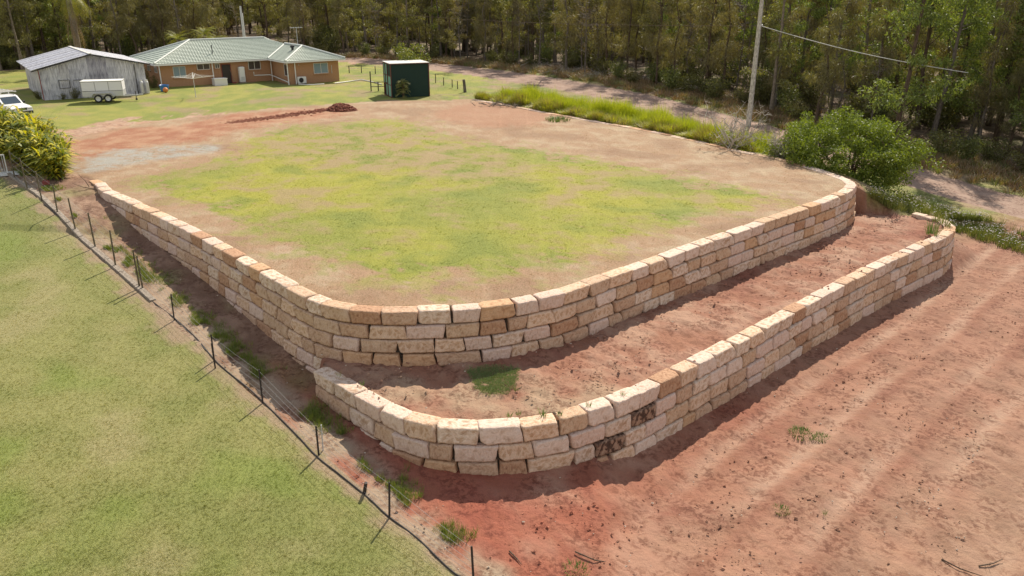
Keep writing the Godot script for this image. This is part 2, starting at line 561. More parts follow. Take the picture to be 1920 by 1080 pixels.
func ground_color(x: float, z: float, kind: String) -> Color:
	var p := Vector2(x, z)
	var a := n_low.get_noise_2d(x * 1.7, z * 1.7)
	var b := n_mid.get_noise_2d(x, z)
	var f := n_fine.get_noise_2d(x, z)
	var w := n_blob.get_noise_2d(x, z)
	var dry := Color(0.40, 0.245, 0.155)
	var red := Color(0.37, 0.135, 0.075)
	var pale := Color(0.47, 0.335, 0.235)
	var c: Color
	match kind:
		"building_pad":
			c = dry.lerp(pale, clampf(0.35 + b * 1.6 + f * 0.9, 0, 1)).lerp(Color(0.30, 0.165, 0.10), clampf(w * 2.0 - 0.1 + b * 0.7, 0, 0.7))
			var rb := inside(p, red_band, 1.6)
			if rb > 0.0:
				c = c.lerp(red.lerp(Color(0.50, 0.27, 0.17), clampf(0.45 + b * 1.2 + f * 0.4, 0, 1)), rb * 0.9)
			var rp := inside(p, red_patch, 2.0)
			if rp > 0.0:
				c = c.lerp(Color(0.42, 0.20, 0.125), rp * 0.7)
			var gr := inside(p, gravel_poly, 1.2)
			if gr > 0.0:
				c = c.lerp(Color(0.40, 0.37, 0.36), gr * clampf(0.75 + b + f, 0.2, 1))
			var g := inside(p, pad_grass, 2.4)
			g = clampf(g + b * 0.8 + w * 0.5 + f * 0.5, 0, 1) if g > 0.0 and g < 1.0 else g
			if g > 0.0:
				var green := Color(0.265, 0.285, 0.036).lerp(Color(0.36, 0.345, 0.03), clampf(0.4 + a * 1.6, 0, 1)).lerp(Color(0.38, 0.27, 0.14), clampf(w * 1.8 + b * 1.2 + f * 0.5 - 0.2, 0, 0.85)).lerp(Color(0.19, 0.24, 0.03), clampf(-w * 1.6 - b * 0.8 - 0.1, 0, 0.7))
				var straw := inside(p, pad_grass_far, 3.5)
				if straw > 0.0:
					green = green.lerp(Color(0.37, 0.265, 0.135), straw * clampf(0.55 + b * 1.4 + f * 0.6, 0, 1))
				c = c.lerp(green, g * 0.93)
		"terrace_soil":
			c = Color(0.285, 0.13, 0.082).lerp(Color(0.375, 0.225, 0.155), clampf(0.42 + b * 1.8 + f * 0.8, 0, 1)).lerp(Color(0.24, 0.085, 0.052), clampf(w * 2.0 - 0.2 + f * 0.9 + b * 0.6, 0, 0.8))
			var pl := smoothstep(7.0, 1.0, x) * smoothstep(-24.0, -21.0, z)
			c = c.lerp(Color(0.34, 0.23, 0.15), pl * clampf(0.7 + b * 1.5, 0, 1))
		"lawn":
			c = Color(0.225, 0.232, 0.068).lerp(Color(0.285, 0.268, 0.096), clampf(0.45 + b * 1.2 + a * 0.9, 0, 1)).lerp(Color(0.36, 0.30, 0.16), clampf(w * 1.9 - 0.38 + b * 0.4, 0, 0.5)).lerp(Color(0.19, 0.245, 0.04), clampf(-w * 1.9 - 0.25 - a * 0.6, 0, 0.6))
			var e := left_of_fence(x, z) + b * 0.7 + f * 0.35
			c = c.lerp(Color(0.35, 0.25, 0.165), 1.0 - smoothstep(0.45, 0.95, e))
		"yard_lawn":
			c = Color(0.22, 0.25, 0.04).lerp(Color(0.33, 0.31, 0.06), clampf(0.45 + b * 1.5 + a, 0, 1)).lerp(Color(0.33, 0.23, 0.14), clampf(w * 2.6 - 0.2 + b * 0.8, 0, 0.75))
			var rb := inside(p, red_band, 2.2)
			if rb > 0.0:
				c = c.lerp(Color(0.40, 0.22, 0.14).lerp(red, clampf(0.2 + b * 1.2, 0, 1)), rb * 0.85)
		"dirt_road":
			c = Color(0.28, 0.185, 0.14).lerp(Color(0.36, 0.25, 0.195), clampf(0.5 + b + f * 0.6, 0, 1))
		"forest_floor":
			c = Color(0.11, 0.07, 0.043).lerp(Color(0.21, 0.145, 0.095), clampf(0.4 + b * 1.2 + f * 0.7, 0, 1)).lerp(Color(0.14, 0.15, 0.05), clampf(w * 2.0 - 0.2, 0, 0.7))
			c = c.lerp(Color(0.38, 0.31, 0.22), clampf(f * 2.2 - 0.55, 0, 0.7))
		_:
			# the open ground: red clay in front, paler and stony to the right, strip by the fence, verge
			var near := smoothstep(-47.0, -42.0, z)
			var lw := left_of_fence(x, z)
			c = Color(0.285, 0.115, 0.07).lerp(Color(0.375, 0.205, 0.14), clampf(0.42 + b * 1.8 + a * 0.8 + f * 0.4, 0, 1)).lerp(Color(0.225, 0.06, 0.034), clampf(w * 2.0 - 0.15 + f * 0.8 + b * 0.5, 0, 0.8))
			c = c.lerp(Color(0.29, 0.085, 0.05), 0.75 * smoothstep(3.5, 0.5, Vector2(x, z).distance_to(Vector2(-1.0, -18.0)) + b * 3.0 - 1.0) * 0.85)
			var right := smoothstep(3.0, 9.0, x + (z + 20.0) * 0.35 + a * 4.0)
			c = c.lerp(Color(0.345, 0.19, 0.125).lerp(Color(0.245, 0.13, 0.083), clampf(0.45 + b * 1.5 + f, 0, 1)), right * 0.75)
			if x > 1.0 and z > -46.0:
				var off := ((x - 4.15) + (z + 21.3)) * 0.70711 + n_mid.get_noise_2d((x - z) * 0.08, 3.0) * 0.5
				for rt in TRACKS:
					var q: float = absf(off - rt[0]) - 0.14 - f * 0.16 - b * 0.12
					if q < 0.22:
						var wear := clampf(0.5 + 1.5 * n_blob.get_noise_2d(x * 0.6 + rt[0] * 9.0, z * 0.6), 0, 1) * smoothstep(1.0, 4.0, x)
						c = c.lerp(Color(0.43, 0.285, 0.205) if rt[1] < 0.0 else Color(0.22, 0.085, 0.05), wear * (1.0 - smoothstep(0.0, 0.22, q)) * 0.6)
			var st := smoothstep(9.0, 14.0, x * 0.85 + z + 20.0 + b * 2.0)
			c = c.lerp(Color(0.36, 0.245, 0.165).lerp(Color(0.27, 0.165, 0.105), clampf(0.4 + b * 1.5 + f, 0, 1)), st * 0.45)
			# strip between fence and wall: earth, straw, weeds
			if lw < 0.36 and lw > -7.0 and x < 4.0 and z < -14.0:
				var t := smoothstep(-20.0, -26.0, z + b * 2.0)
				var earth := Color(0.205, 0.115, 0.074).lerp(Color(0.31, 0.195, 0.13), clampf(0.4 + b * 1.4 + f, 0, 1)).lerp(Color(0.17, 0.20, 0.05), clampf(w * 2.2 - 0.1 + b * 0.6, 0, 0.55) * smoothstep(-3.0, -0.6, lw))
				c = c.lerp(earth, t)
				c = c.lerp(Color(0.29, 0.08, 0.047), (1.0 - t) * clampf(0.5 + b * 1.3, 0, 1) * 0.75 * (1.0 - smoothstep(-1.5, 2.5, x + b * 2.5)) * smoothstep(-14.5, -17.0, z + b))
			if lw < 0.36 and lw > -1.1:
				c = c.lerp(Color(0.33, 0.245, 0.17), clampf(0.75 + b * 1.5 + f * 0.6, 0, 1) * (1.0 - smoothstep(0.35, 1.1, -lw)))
			if near < 1.0:
				var v := Color(0.17, 0.20, 0.045).lerp(Color(0.28, 0.24, 0.09), clampf(0.4 + b * 1.3, 0, 1)).lerp(Color(0.33, 0.22, 0.15), clampf(w * 2.0, 0, 0.8))
				if x < -18.0:
					v = Color(0.40, 0.24, 0.155).lerp(Color(0.44, 0.31, 0.22), clampf(0.5 + b + f, 0, 1))
					var rb := inside(p, red_band, 1.6)
					v = v.lerp(red.lerp(Color(0.50, 0.27, 0.17), clampf(0.5 + b * 1.2, 0, 1)), rb * 0.8)
					var gr := inside(p, gravel_poly, 1.2)
					v = v.lerp(Color(0.40, 0.37, 0.36), gr * clampf(0.75 + b + f, 0.2, 1))
				c = v.lerp(c, near) if x < 20.0 else v.lerp(c, smoothstep(-45.0, -41.0, z + (x - 24.0) * 0.55))
	return c

func grid_lines(lo: float, fine_lo: float, fine_hi: float, hi: float, step: float, grow: float) -> PackedFloat32Array:
	var o := []
	var x := fine_lo
	while x < fine_hi:
		o.append(x)
		x += step
	var s := step
	x = fine_hi
	while x < hi:
		o.append(x)
		s *= grow
		x += s
	o.append(hi)
	s = step
	x = fine_lo
	while x > lo:
		s *= grow
		x -= s
		o.push_front(maxf(x, lo))
	return PackedFloat32Array(o)

func build_ground():
	var xs := grid_lines(-900.0, -29.0, 27.0, 900.0, 0.21, 1.05)
	var zs := grid_lines(-1500.0, -45.0, -11.0, 60.0, 0.21, 1.022)
	var nx := xs.size()
	var nz := zs.size()
	var hs := PackedFloat32Array(); hs.resize(nx * nz)
	var kinds := []; kinds.resize(nx * nz)
	var cols := PackedColorArray(); cols.resize(nx * nz)
	for j in nz:
		for i in nx:
			var x := xs[i]; var z := zs[j]
			var k := region(x, z)
			var h := height(x, z)
			if z > -70.0 and absf(x) < 60.0:
				var rough := 0.0
				match k:
					"building_pad": rough = 0.022
					"terrace_soil": rough = 0.2
					"lawn": rough = 0.012
					"ground": rough = 0.1
				h += (n_fine.get_noise_2d(x * 1.4, z * 1.4) * 0.7 + n_mid.get_noise_2d(x, z) * 0.6) * rough
				if k == "ground" and x > 1.5 and z > -44.0:
					# wheel ruts that follow the lower wall, and a low ridge of pushed earth
					var off := ((x - 4.15) + (z + 21.3)) * 0.70711 + n_mid.get_noise_2d((x - z) * 0.08, 3.0) * 0.5
					var fade := smoothstep(1.5, 5.0, x)
					for rt in TRACKS:
						var q: float = (off - rt[0]) / 0.26
						if absf(q) < 2.5:
							h += rt[1] * 1.1 * exp(-q * q) * fade * (0.55 + 0.9 * n_blob.get_noise_2d(x + rt[0] * 9.0, z))
			if k == "terrace_soil":
				h = minf(h - 0.07, -1.8)
			kinds[j * nx + i] = k
			hs[j * nx + i] = h
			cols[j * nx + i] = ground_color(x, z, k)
	# a lone vertex that stands apart from all its neighbours is a slip of the polygon test
	for j in range(1, nz - 1):
		for i in range(1, nx - 1):
			var q := j * nx + i
			if absf(hs[q] - hs[q - 1]) > 0.5 and absf(hs[q] - hs[q + 1]) > 0.5 and absf(hs[q] - hs[q - nx]) > 0.5 and absf(hs[q] - hs[q + nx]) > 0.5:
				hs[q] = hs[q - 1]; kinds[q] = kinds[q - 1]; cols[q] = cols[q - 1]
	var parts := {}
	for k in ["building_pad", "terrace_soil", "lawn", "dirt_road", "forest_floor", "yard_lawn", "ground"]:
		parts[k] = {"v": PackedVector3Array(), "n": PackedVector3Array(), "c": PackedColorArray(), "i": PackedInt32Array(), "at": {}}
	for j in nz - 1:
		for i in nx - 1:
			var k: String = kinds[j * nx + i]
			var P: Dictionary = parts[k]
			var at: Dictionary = P.at
			var id := []
			for q in [[0, 0], [1, 0], [1, 1], [0, 1]]:
				var gi: int = i + q[0]; var gj: int = j + q[1]
				var key := gj * nx + gi
				if not at.has(key):
					at[key] = P.v.size()
					P.v.append(Vector3(xs[gi], hs[key], zs[gj]))
					var il: int = max(gi - 1, 0); var ir: int = min(gi + 1, nx - 1)
					var jl: int = max(gj - 1, 0); var jr: int = min(gj + 1, nz - 1)
					P.n.append(Vector3(-(hs[gj * nx + ir] - hs[gj * nx + il]) / (xs[ir] - xs[il]), 1.0, -(hs[jr * nx + gi] - hs[jl * nx + gi]) / (zs[jr] - zs[jl])).normalized())
					P.c.append(cols[key])
				id.append(at[key])
			for t in [0, 1, 2, 0, 2, 3]:
				P.i.append(id[t])
	for k in parts:
		var P: Dictionary = parts[k]
		if P.i.is_empty():
			continue
		var arr := []
		arr.resize(Mesh.ARRAY_MAX)
		arr[Mesh.ARRAY_VERTEX] = P.v
		arr[Mesh.ARRAY_NORMAL] = P.n
		arr[Mesh.ARRAY_COLOR] = P.c
		arr[Mesh.ARRAY_INDEX] = P.i
		var am := ArrayMesh.new()
		am.add_surface_from_arrays(Mesh.PRIMITIVE_TRIANGLES, arr)
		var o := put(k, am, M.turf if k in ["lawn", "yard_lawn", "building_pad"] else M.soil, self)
		var says := {"building_pad": ["levelled earth platform with patchy yellow green grass behind the upper wall", "earth platform"], "terrace_soil": ["bare reddish soil terrace between the two sandstone walls", "terrace"], "lawn": ["mown green lawn beside the post and wire fence", "lawn"], "dirt_road": ["brown dirt road running along the forest edge", "road"], "forest_floor": ["litter covered floor of the forest", "forest floor"], "yard_lawn": ["green lawn in front of the brick house", "lawn"], "ground": ["bare red clay ground in front of the walls", "ground"]}
		tag(o, says[k][0], says[k][1], "", "structure")

# ---------------------------------------------------------------- sandstone walls
var block_shapes := []

func make_block_shapes():
	for k in 12:
		var r := RandomNumberGenerator.new()
		r.seed = 900 + k
		var nn := FastNoiseLite.new()
		nn.seed = 300 + k
		nn.frequency = 2.2
		nn.fractal_octaves = 3
		var half := Vector3(0.5, 0.25, 0.27)
		var rad := 0.010 + r.randf() * 0.018
		var chip := []
		for q in 8:
			chip.append(r.randf_range(0.05, 0.16) if r.randf() < 0.28 else 0.0)
		var tap := r.randf_range(-0.045, 0.045)
		var tap2 := r.randf_range(-0.045, 0.045)
		var lean := r.randf_range(-0.03, 0.03)
		var counts := Vector3i(12, 7, 5)
		var v := PackedVector3Array()
		var idx := PackedInt32Array()
		var seen := {}
		for ax in 3:
			var b1 := (ax + 1) % 3
			var b2 := (ax + 2) % 3
			for sg in [-1.0, 1.0]:
				for i in counts[b1]:
					for j in counts[b2]:
						var id := []
						for q in [[0, 0], [1, 0], [1, 1], [0, 1]]:
							var p := Vector3.ZERO
							p[ax] = sg
							# denser samples near the edges
							var t1: float = (i + q[0]) / float(counts[b1]) * 2.0 - 1.0
							var t2: float = (j + q[1]) / float(counts[b2]) * 2.0 - 1.0
							p[b1] = sin(t1 * PI * 0.5) * 0.35 + t1 * 0.65
							p[b2] = sin(t2 * PI * 0.5) * 0.35 + t2 * 0.65
							p *= half
							var core := p.clamp(-half + Vector3.ONE * rad, half - Vector3.ONE * rad)
							var d := p - core
							if d.length() > 0.0001:
								p = core + d.normalized() * rad
							for cx in 8:
								if chip[cx] > 0.0:
									var cn := Vector3(half.x if cx & 1 else -half.x, half.y if cx & 2 else -half.y, half.z if cx & 4 else -half.z)
									var dd := (cn - p).abs()
									var s: float = chip[cx] * (1.4 if cx & 4 else 0.8) - (dd.x + dd.y + dd.z * 0.8)
									if s > 0.0:
										p -= cn.sign() * s * Vector3(0.3, 0.3, 0.35)
							p.x += signf(p.x) * (tap if p.x > 0 else tap2) * (p.y / half.y)
							p.z += lean * (p.y / half.y)
							var amt := 0.027 if p.z > 0.1 else 0.014
							p += Vector3(nn.get_noise_3d(p.x, p.y * 1.5, p.z), nn.get_noise_3d(p.x + 9, p.y, p.z) * 0.6, nn.get_noise_3d(p.x * 1.3, p.y * 1.6 + 7, p.z) * 1.6) * amt
							var key := "%d,%d,%d" % [roundi(p.x * 2000), roundi(p.y * 2000), roundi(p.z * 2000)]
							if not seen.has(key):
								seen[key] = v.size()
								v.append(p)
							id.append(seen[key])
						var order := [0, 1, 2, 0, 2, 3]
						var nrm := (v[id[2]] - v[id[0]]).cross(v[id[1]] - v[id[0]])
						if nrm[ax] * sg < 0.0:
							order = [0, 2, 1, 0, 3, 2]
						for t in order:
							idx.append(id[t])
		var nor := PackedVector3Array()
		nor.resize(v.size())
		for i in range(0, idx.size(), 3):
			var fn := (v[idx[i + 2]] - v[idx[i]]).cross(v[idx[i + 1]] - v[idx[i]])
			for q in 3:
				nor[idx[i + q]] += fn
		for i in nor.size():
			nor[i] = nor[i].normalized()
		var arr := []
		arr.resize(Mesh.ARRAY_MAX)
		arr[Mesh.ARRAY_VERTEX] = v
		arr[Mesh.ARRAY_NORMAL] = nor
		arr[Mesh.ARRAY_INDEX] = idx
		var am := ArrayMesh.new()
		am.add_surface_from_arrays(Mesh.PRIMITIVE_TRIANGLES, arr)
		block_shapes.append(am)

func wall(owner: Node3D, path: PackedVector2Array, top: float, course: float, sd: int, single_from := 1e9, fade_end := 0.0, lmin := 0.92, lmax := 1.28):
	# path runs along the outer top edge with the retained earth on its left
	var r := RandomNumberGenerator.new()
	r.seed = sd
	var cum := PackedFloat32Array([0.0])
	for i in path.size() - 1:
		cum.append(cum[i] + path[i].distance_to(path[i + 1]))
	var total := cum[cum.size() - 1]
	var dark_left := 2
	for row in 7:
		var s := 0.0 if row % 2 == 0 else -0.5
		s += r.randf_range(-0.1, 0.1)
		var upto := 0
		while s < total - 0.3:
			var L := r.randf_range(lmin, lmax)
			if r.randf() < 0.09:
				L *= 0.72
			elif r.randf() < 0.08:
				L *= 1.22
			var a := maxf(s, 0.0)
			var b := minf(s + L, total)
			s += L
			if b - a < 0.35:
				continue
			if a > single_from and row > 0:
				break
			var ia := cum.bsearch(a); var ib := cum.bsearch(b)
			var pa := path[clampi(ia, 0, path.size() - 1)]
			var pb := path[clampi(ib, 0, path.size() - 1)]
			var t := (pb - pa).normalized()
			var outw := Vector2(-t.y, t.x)
			var mid := (pa + pb) * 0.5
			var arc := path[clampi(cum.bsearch((a + b) * 0.5), 0, path.size() - 1)]
			mid = mid.lerp(arc, 0.6)
			var y1 := top - row * course
			var probe := mid + outw * 0.8
			var gh := height(probe.x, probe.y)
			if a <= single_from and y1 < gh + 0.06:
				continue
			var o := MeshInstance3D.new()
			o.name = "sandstone_block"
			o.mesh = block_shapes[r.randi() % block_shapes.size()]
			var tone: int = r.randi() % 13
			if row == 0 and r.randf() < 0.22:
				tone = [2, 5, 8][r.randi() % 3]
			if row >= 2 and r.randf() < 0.35:
				tone = [3, 4, 9, 11, 12][r.randi() % 5]
			if dark_left > 0 and owner.name.begins_with("lower") and row >= 1 and row <= 2 and a > (10.4 if row == 2 else 11.9) and a < 13.0 and (tone + row) >= 0:
				if (row == 2 and dark_left == 1) or (row == 1 and dark_left == 2):
					tone = 13
					dark_left -= 1
			o.material_override = M.stones[tone]
			var ctr := mid + outw * (-0.26 + 0.055 * row + r.randf_range(-0.018, 0.02))
			var x3 := Vector3(t.x, 0, t.y)
			var z3 := Vector3(outw.x, 0, outw.y)
			var y3 := z3.cross(x3)
			var flip := 1.0
			if y3.y < 0:
				flip = -1.0
			var bs := Basis(x3 * flip, Vector3.UP, z3)
			bs = bs * Basis.from_euler(Vector3(r.randf_range(-0.02, 0.02), r.randf_range(-0.02, 0.02), r.randf_range(-0.012, 0.012)))
			var hgt := course - 0.036 + (r.randf_range(-0.01, 0.035) if row == 0 else r.randf_range(-0.012, 0.004))
			var len := pa.distance_to(pb) - 0.065 + 0.03 * r.randf()
			o.basis = bs.scaled_local(Vector3(len, hgt / 0.5, 1.0 if owner.name != "back" else 1.0))
			o.position = Vector3(ctr.x, y1 - course + 0.01 + hgt * 0.5, ctr.y)
			owner.add_child(o, true)
	# grey packing behind the joints, set back from the faces
	var g := Geo.new()
	var step := 4
	for i in range(0, path.size() - step, step):
		if cum[i] > single_from:
			break
		var t := (path[i + step] - path[i]).normalized()
		var outw := Vector2(-t.y, t.x)
		var lo := top - 1.9
		var q := path[i] + outw * 0.5
		lo = minf(height(q.x, q.y) - 0.3, top - 0.5)
		var pa := path[i] - outw * 0.17
		var pb := path[i + step] - outw * 0.17
		var rows := int(ceil((top - lo) / course))
		for k in rows:
			var y1 := top - 0.1 - k * course
			var y0 := y1 - course
			var off := outw * (0.055 * k)
			g.quad(Vector3(pa.x + off.x, y0, pa.y + off.y), Vector3(pb.x + off.x, y0, pb.y + off.y), Vector3(pb.x + off.x, y1, pb.y + off.y), Vector3(pa.x + off.x, y1, pa.y + off.y), Vector3(outw.x, 0, outw.y))
	if g.v.size() > 0:
		put("packing", g, M.mortar, owner)

func fill_paths():
	var up_px := [[166, 336], [175, 343], [191, 359], [214, 368], [279, 399], [359, 438], [456, 492], [525, 532], [562, 553], [604, 570], [655, 580], [720, 584], [800, 583], [870, 580], [940, 573], [1000, 562], [1045, 553], [1130, 525], [1210, 497], [1300, 465], [1390, 433], [1480, 402], [1560, 374], [1597, 356], [1605, 345], [1590, 334], [1560, 324], [1500, 305], [1440, 291], [1380, 279], [1290, 258], [1200, 240], [1130, 228], [1040, 212], [960, 197], [890, 185]]
	upper_path = smooth_path(level_poly(up_px, 0.0))
	var lo_px := [[588, 692], [603, 701], [640, 724], [680, 747], [720, 769], [768, 790], [836, 802], [905, 804], [975, 799], [1040, 790], [1110, 771], [1190, 743], [1270, 704], [1400, 636], [1480, 591], [1560, 547], [1650, 500], [1750, 454], [1780, 440], [1791, 426], [1778, 413], [1745, 404], [1718, 398]]
	lower_path = smooth_path(level_poly(lo_px, -1.8))
	var u := inset(upper_path, 0.26)
	pad_poly = PackedVector2Array()
	for i in range(0, u.size(), 4):
		pad_poly.append(u[i])
	var s0 := u[0]
	var s1 := u[u.size() - 1]
	var back := [Vector2(-12, -76.0), Vector2(-22, -70.0), Vector2(-30, -62.0), Vector2(-32, -54.0), Vector2(-27.0, -46.0)]
	for q in back:
		pad_poly.append(q)
	pad_soft = []
	var chain := [s1] + back + [s0]
	for i in chain.size() - 1:
		pad_soft.append([chain[i], chain[i + 1]])
	# earth is banked up behind the far run of the wall
	for i in range(0, u.size() - 30, 30):
		if u[i].x > -4.0 and u[i].y < -44.0:
			pad_soft.append([u[i], u[i + 30]])
	var l := inset(lower_path, 0.26)
	terrace_poly = PackedVector2Array()
	for i in range(0, l.size(), 4):
		terrace_poly.append(l[i])
	var ul := []
	for i in range(0, u.size(), 6):
		if u[i].x > -7.2 and u[i].y > -43.5 and u[i].x < 30:
			ul.append(u[i])
	ul.reverse()
	for q in ul:
		terrace_poly.append(q)
	terrace_soft = [[l[l.size() - 1], ul[0]]]
	pad_grass = level_poly([[245, 346], [330, 318], [440, 292], [470, 262], [540, 236], [640, 232], [740, 222], [830, 250], [900, 268], [1010, 280], [1100, 298], [1200, 318], [1290, 336], [1380, 350], [1452, 366], [1430, 385], [1330, 402], [1240, 428], [1170, 452], [1080, 484], [1000, 508], [930, 520], [880, 512], [800, 530], [740, 536], [690, 512], [640, 494], [560, 466], [500, 445], [450, 418], [400, 396], [340, 372]], -0.05)
	pad_grass_far = level_poly([[560, 240], [760, 232], [880, 270], [960, 300], [1000, 330], [900, 350], [800, 335], [700, 320], [560, 310], [480, 290]], -0.05)
	gravel_poly = level_poly([[130, 320], [165, 292], [220, 280], [300, 276], [390, 272], [420, 280], [330, 296], [260, 306], [170, 325]], -0.05)
	red_band = level_poly([[60, 262], [160, 262], [230, 240], [340, 236], [430, 214], [540, 206], [620, 202], [670, 206], [620, 222], [520, 232], [440, 246], [380, 262], [300, 272], [200, 282], [150, 300], [100, 300]], -0.05)
	red_patch = level_poly([[800, 215], [860, 196], [900, 188], [1000, 205], [1060, 222], [1000, 236], [900, 240]], -0.05)
	yard_poly = level_poly([[-400, 230], [60, 240], [250, 222], [420, 210], [620, 200], [700, 186], [830, 182], [900, 170], [960, 160], [900, 140], [820, 128], [660, 118], [560, 95], [300, 80], [120, 110], [0, 133], [-700, 140]], 0.0)
	road_poly = PackedVector2Array([Vector2(60, -28), Vector2(44, -37.5), Vector2(34, -44.5), Vector2(28.5, -52), Vector2(23.5, -60), Vector2(17.5, -70), Vector2(9, -81), Vector2(-2, -95), Vector2(-12, -107), Vector2(-24, -117), Vector2(-45, -124), Vector2(-45, -129), Vector2(-22, -123.5), Vector2(-9, -113), Vector2(3, -100), Vector2(14, -85), Vector2(22, -73), Vector2(28, -63), Vector2(33.5, -54), Vector2(39, -48), Vector2(48, -41), Vector2(64, -32)])
	forest_line = PackedVector2Array([Vector2(-260, -92), Vector2(-130, -96), Vector2(-84, -98), Vector2(-66, -104), Vector2(-52, -116), Vector2(-40, -128), Vector2(-21, -126), Vector2(-7, -116), Vector2(6, -102.5), Vector2(16, -88), Vector2(24.5, -77), Vector2(31, -66), Vector2(37, -57), Vector2(44, -50.5), Vector2(60, -41), Vector2(110, -20), Vector2(300, 30)])
	forest_poly = forest_line.duplicate()
	for q in [Vector2(900, -200), Vector2(900, -1500), Vector2(-900, -1500), Vector2(-900, -150)]:
		forest_poly.append(q)

# ================================================================ build
func _ready():
	rng.seed = 7
	# camera
	var cam := Camera3D.new()
	cam.name = "camera"
	cam.fov = 40.852
	cam.near = 0.1
	cam.far = 4000.0
	cam.position = Vector3(0, EYE_H, 0)
	cam.rotation = Vector3(-PITCH, 0, 0)
	add_child(cam)
	cam.current = true
	# sky
	var we := WorldEnvironment.new()
	we.name = "world_environment"
	var env := Environment.new()
	env.background_mode = Environment.BG_SKY
	var sky := Sky.new()
	var sm := ProceduralSkyMaterial.new()
	sm.sky_top_color = Color(0.58, 0.63, 0.71)
	sm.sky_horizon_color = Color(1.0, 0.97, 0.92)
	sm.sky_curve = 0.35
	sm.ground_bottom_color = Color(0.35, 0.30, 0.24)
	sm.ground_horizon_color = Color(0.62, 0.62, 0.58)
	sky.sky_material = sm
	env.sky = sky
	env.background_energy_multiplier = 0.78
	env.tonemap_mode = Environment.TONE_MAPPER_LINEAR
	env.tonemap_exposure = 1.5
	env.sdfgi_enabled = true
	env.ssao_enabled = true
	env.ssil_enabled = true
	we.environment = env
	add_child(we)
	# sun, behind the scene and a little to the right, 45 degrees up
	var sun := DirectionalLight3D.new()
	sun.name = "sun"
	sun.light_energy = 1.4
	sun.light_color = Color(1.0, 0.955, 0.88)
	sun.light_angular_distance = 0.5
	sun.shadow_enabled = true
	add_child(sun)
	sun.look_at_from_position(Vector3(24, 71, -66), Vector3.ZERO, Vector3.UP)

	for a in [[n_low, 0.045, 3, 2], [n_mid, 0.42, 4, 4], [n_fine, 1.5, 5, 3], [n_blob, 0.16, 6, 4]]:
		var f: FastNoiseLite = a[0]
		f.noise_type = FastNoiseLite.TYPE_SIMPLEX_SMOOTH
		f.frequency = a[1]
		f.seed = a[2]
		f.fractal_octaves = a[3]
	fill_paths()
	make_materials()
	print("materials ", Time.get_ticks_msec())
	build_ground()
	print("ground ", Time.get_ticks_msec())
	make_block_shapes()
	var uw := thing("upper_retaining_wall", "long upper wall of stacked sandstone blocks holding the grassy platform", "retaining wall")
	uw.set_meta("kind", "thing")
	wall(uw, upper_path, 0.0, 0.495, 21, 62.5)
	var lw := thing("lower_retaining_wall", "lower wall of stacked sandstone blocks in front of the red soil terrace", "retaining wall")
	lw.set_meta("kind", "thing")
	wall(lw, lower_path, -1.8, 0.545, 25, 1e9, 0.0, 0.95, 1.3)
	print("walls ", uw.get_child_count(), " ", lw.get_child_count(), " ", Time.get_ticks_msec())
	build_rest()

func build_rest():
	build_shed()
	build_house()
	build_yard_things()
	build_green_house()
	build_fences()
	build_pole()
	print("things ", Time.get_ticks_msec())
	build_plants()
	print("plants ", Time.get_ticks_msec())
	build_forest()
	print("forest ", Time.get_ticks_msec())
	build_grass()
	print("grass ", Time.get_ticks_msec())

# ---------------------------------------------------------------- corrugated shed
func corrugated(w: float, pts_lo: Array, pts_hi: Array, amp := 0.022, pitch := 0.16) -> Geo:
	# a sheet between two bottom and two top corners, its waves running upwards
	var g := Geo.new()
	var n: int = max(4, int(w / pitch * 4.0))
	var lo0: Vector3 = pts_lo[0]; var lo1: Vector3 = pts_lo[1]; var hi0: Vector3 = pts_hi[0]; var hi1: Vector3 = pts_hi[1]
	var out := (lo1 - lo0).cross(hi0 - lo0).normalized()
	for i in n:
		var t0 := i / float(n); var t1 := (i + 1) / float(n)
		var d0 := out * amp * sin(t0 * w / pitch * TAU); var d1 := out * amp * sin(t1 * w / pitch * TAU)
		g.quad(lo0.lerp(lo1, t0) + d0, lo0.lerp(lo1, t1) + d1, hi0.lerp(hi1, t1) + d1, hi0.lerp(hi1, t0) + d0, out)
	return g

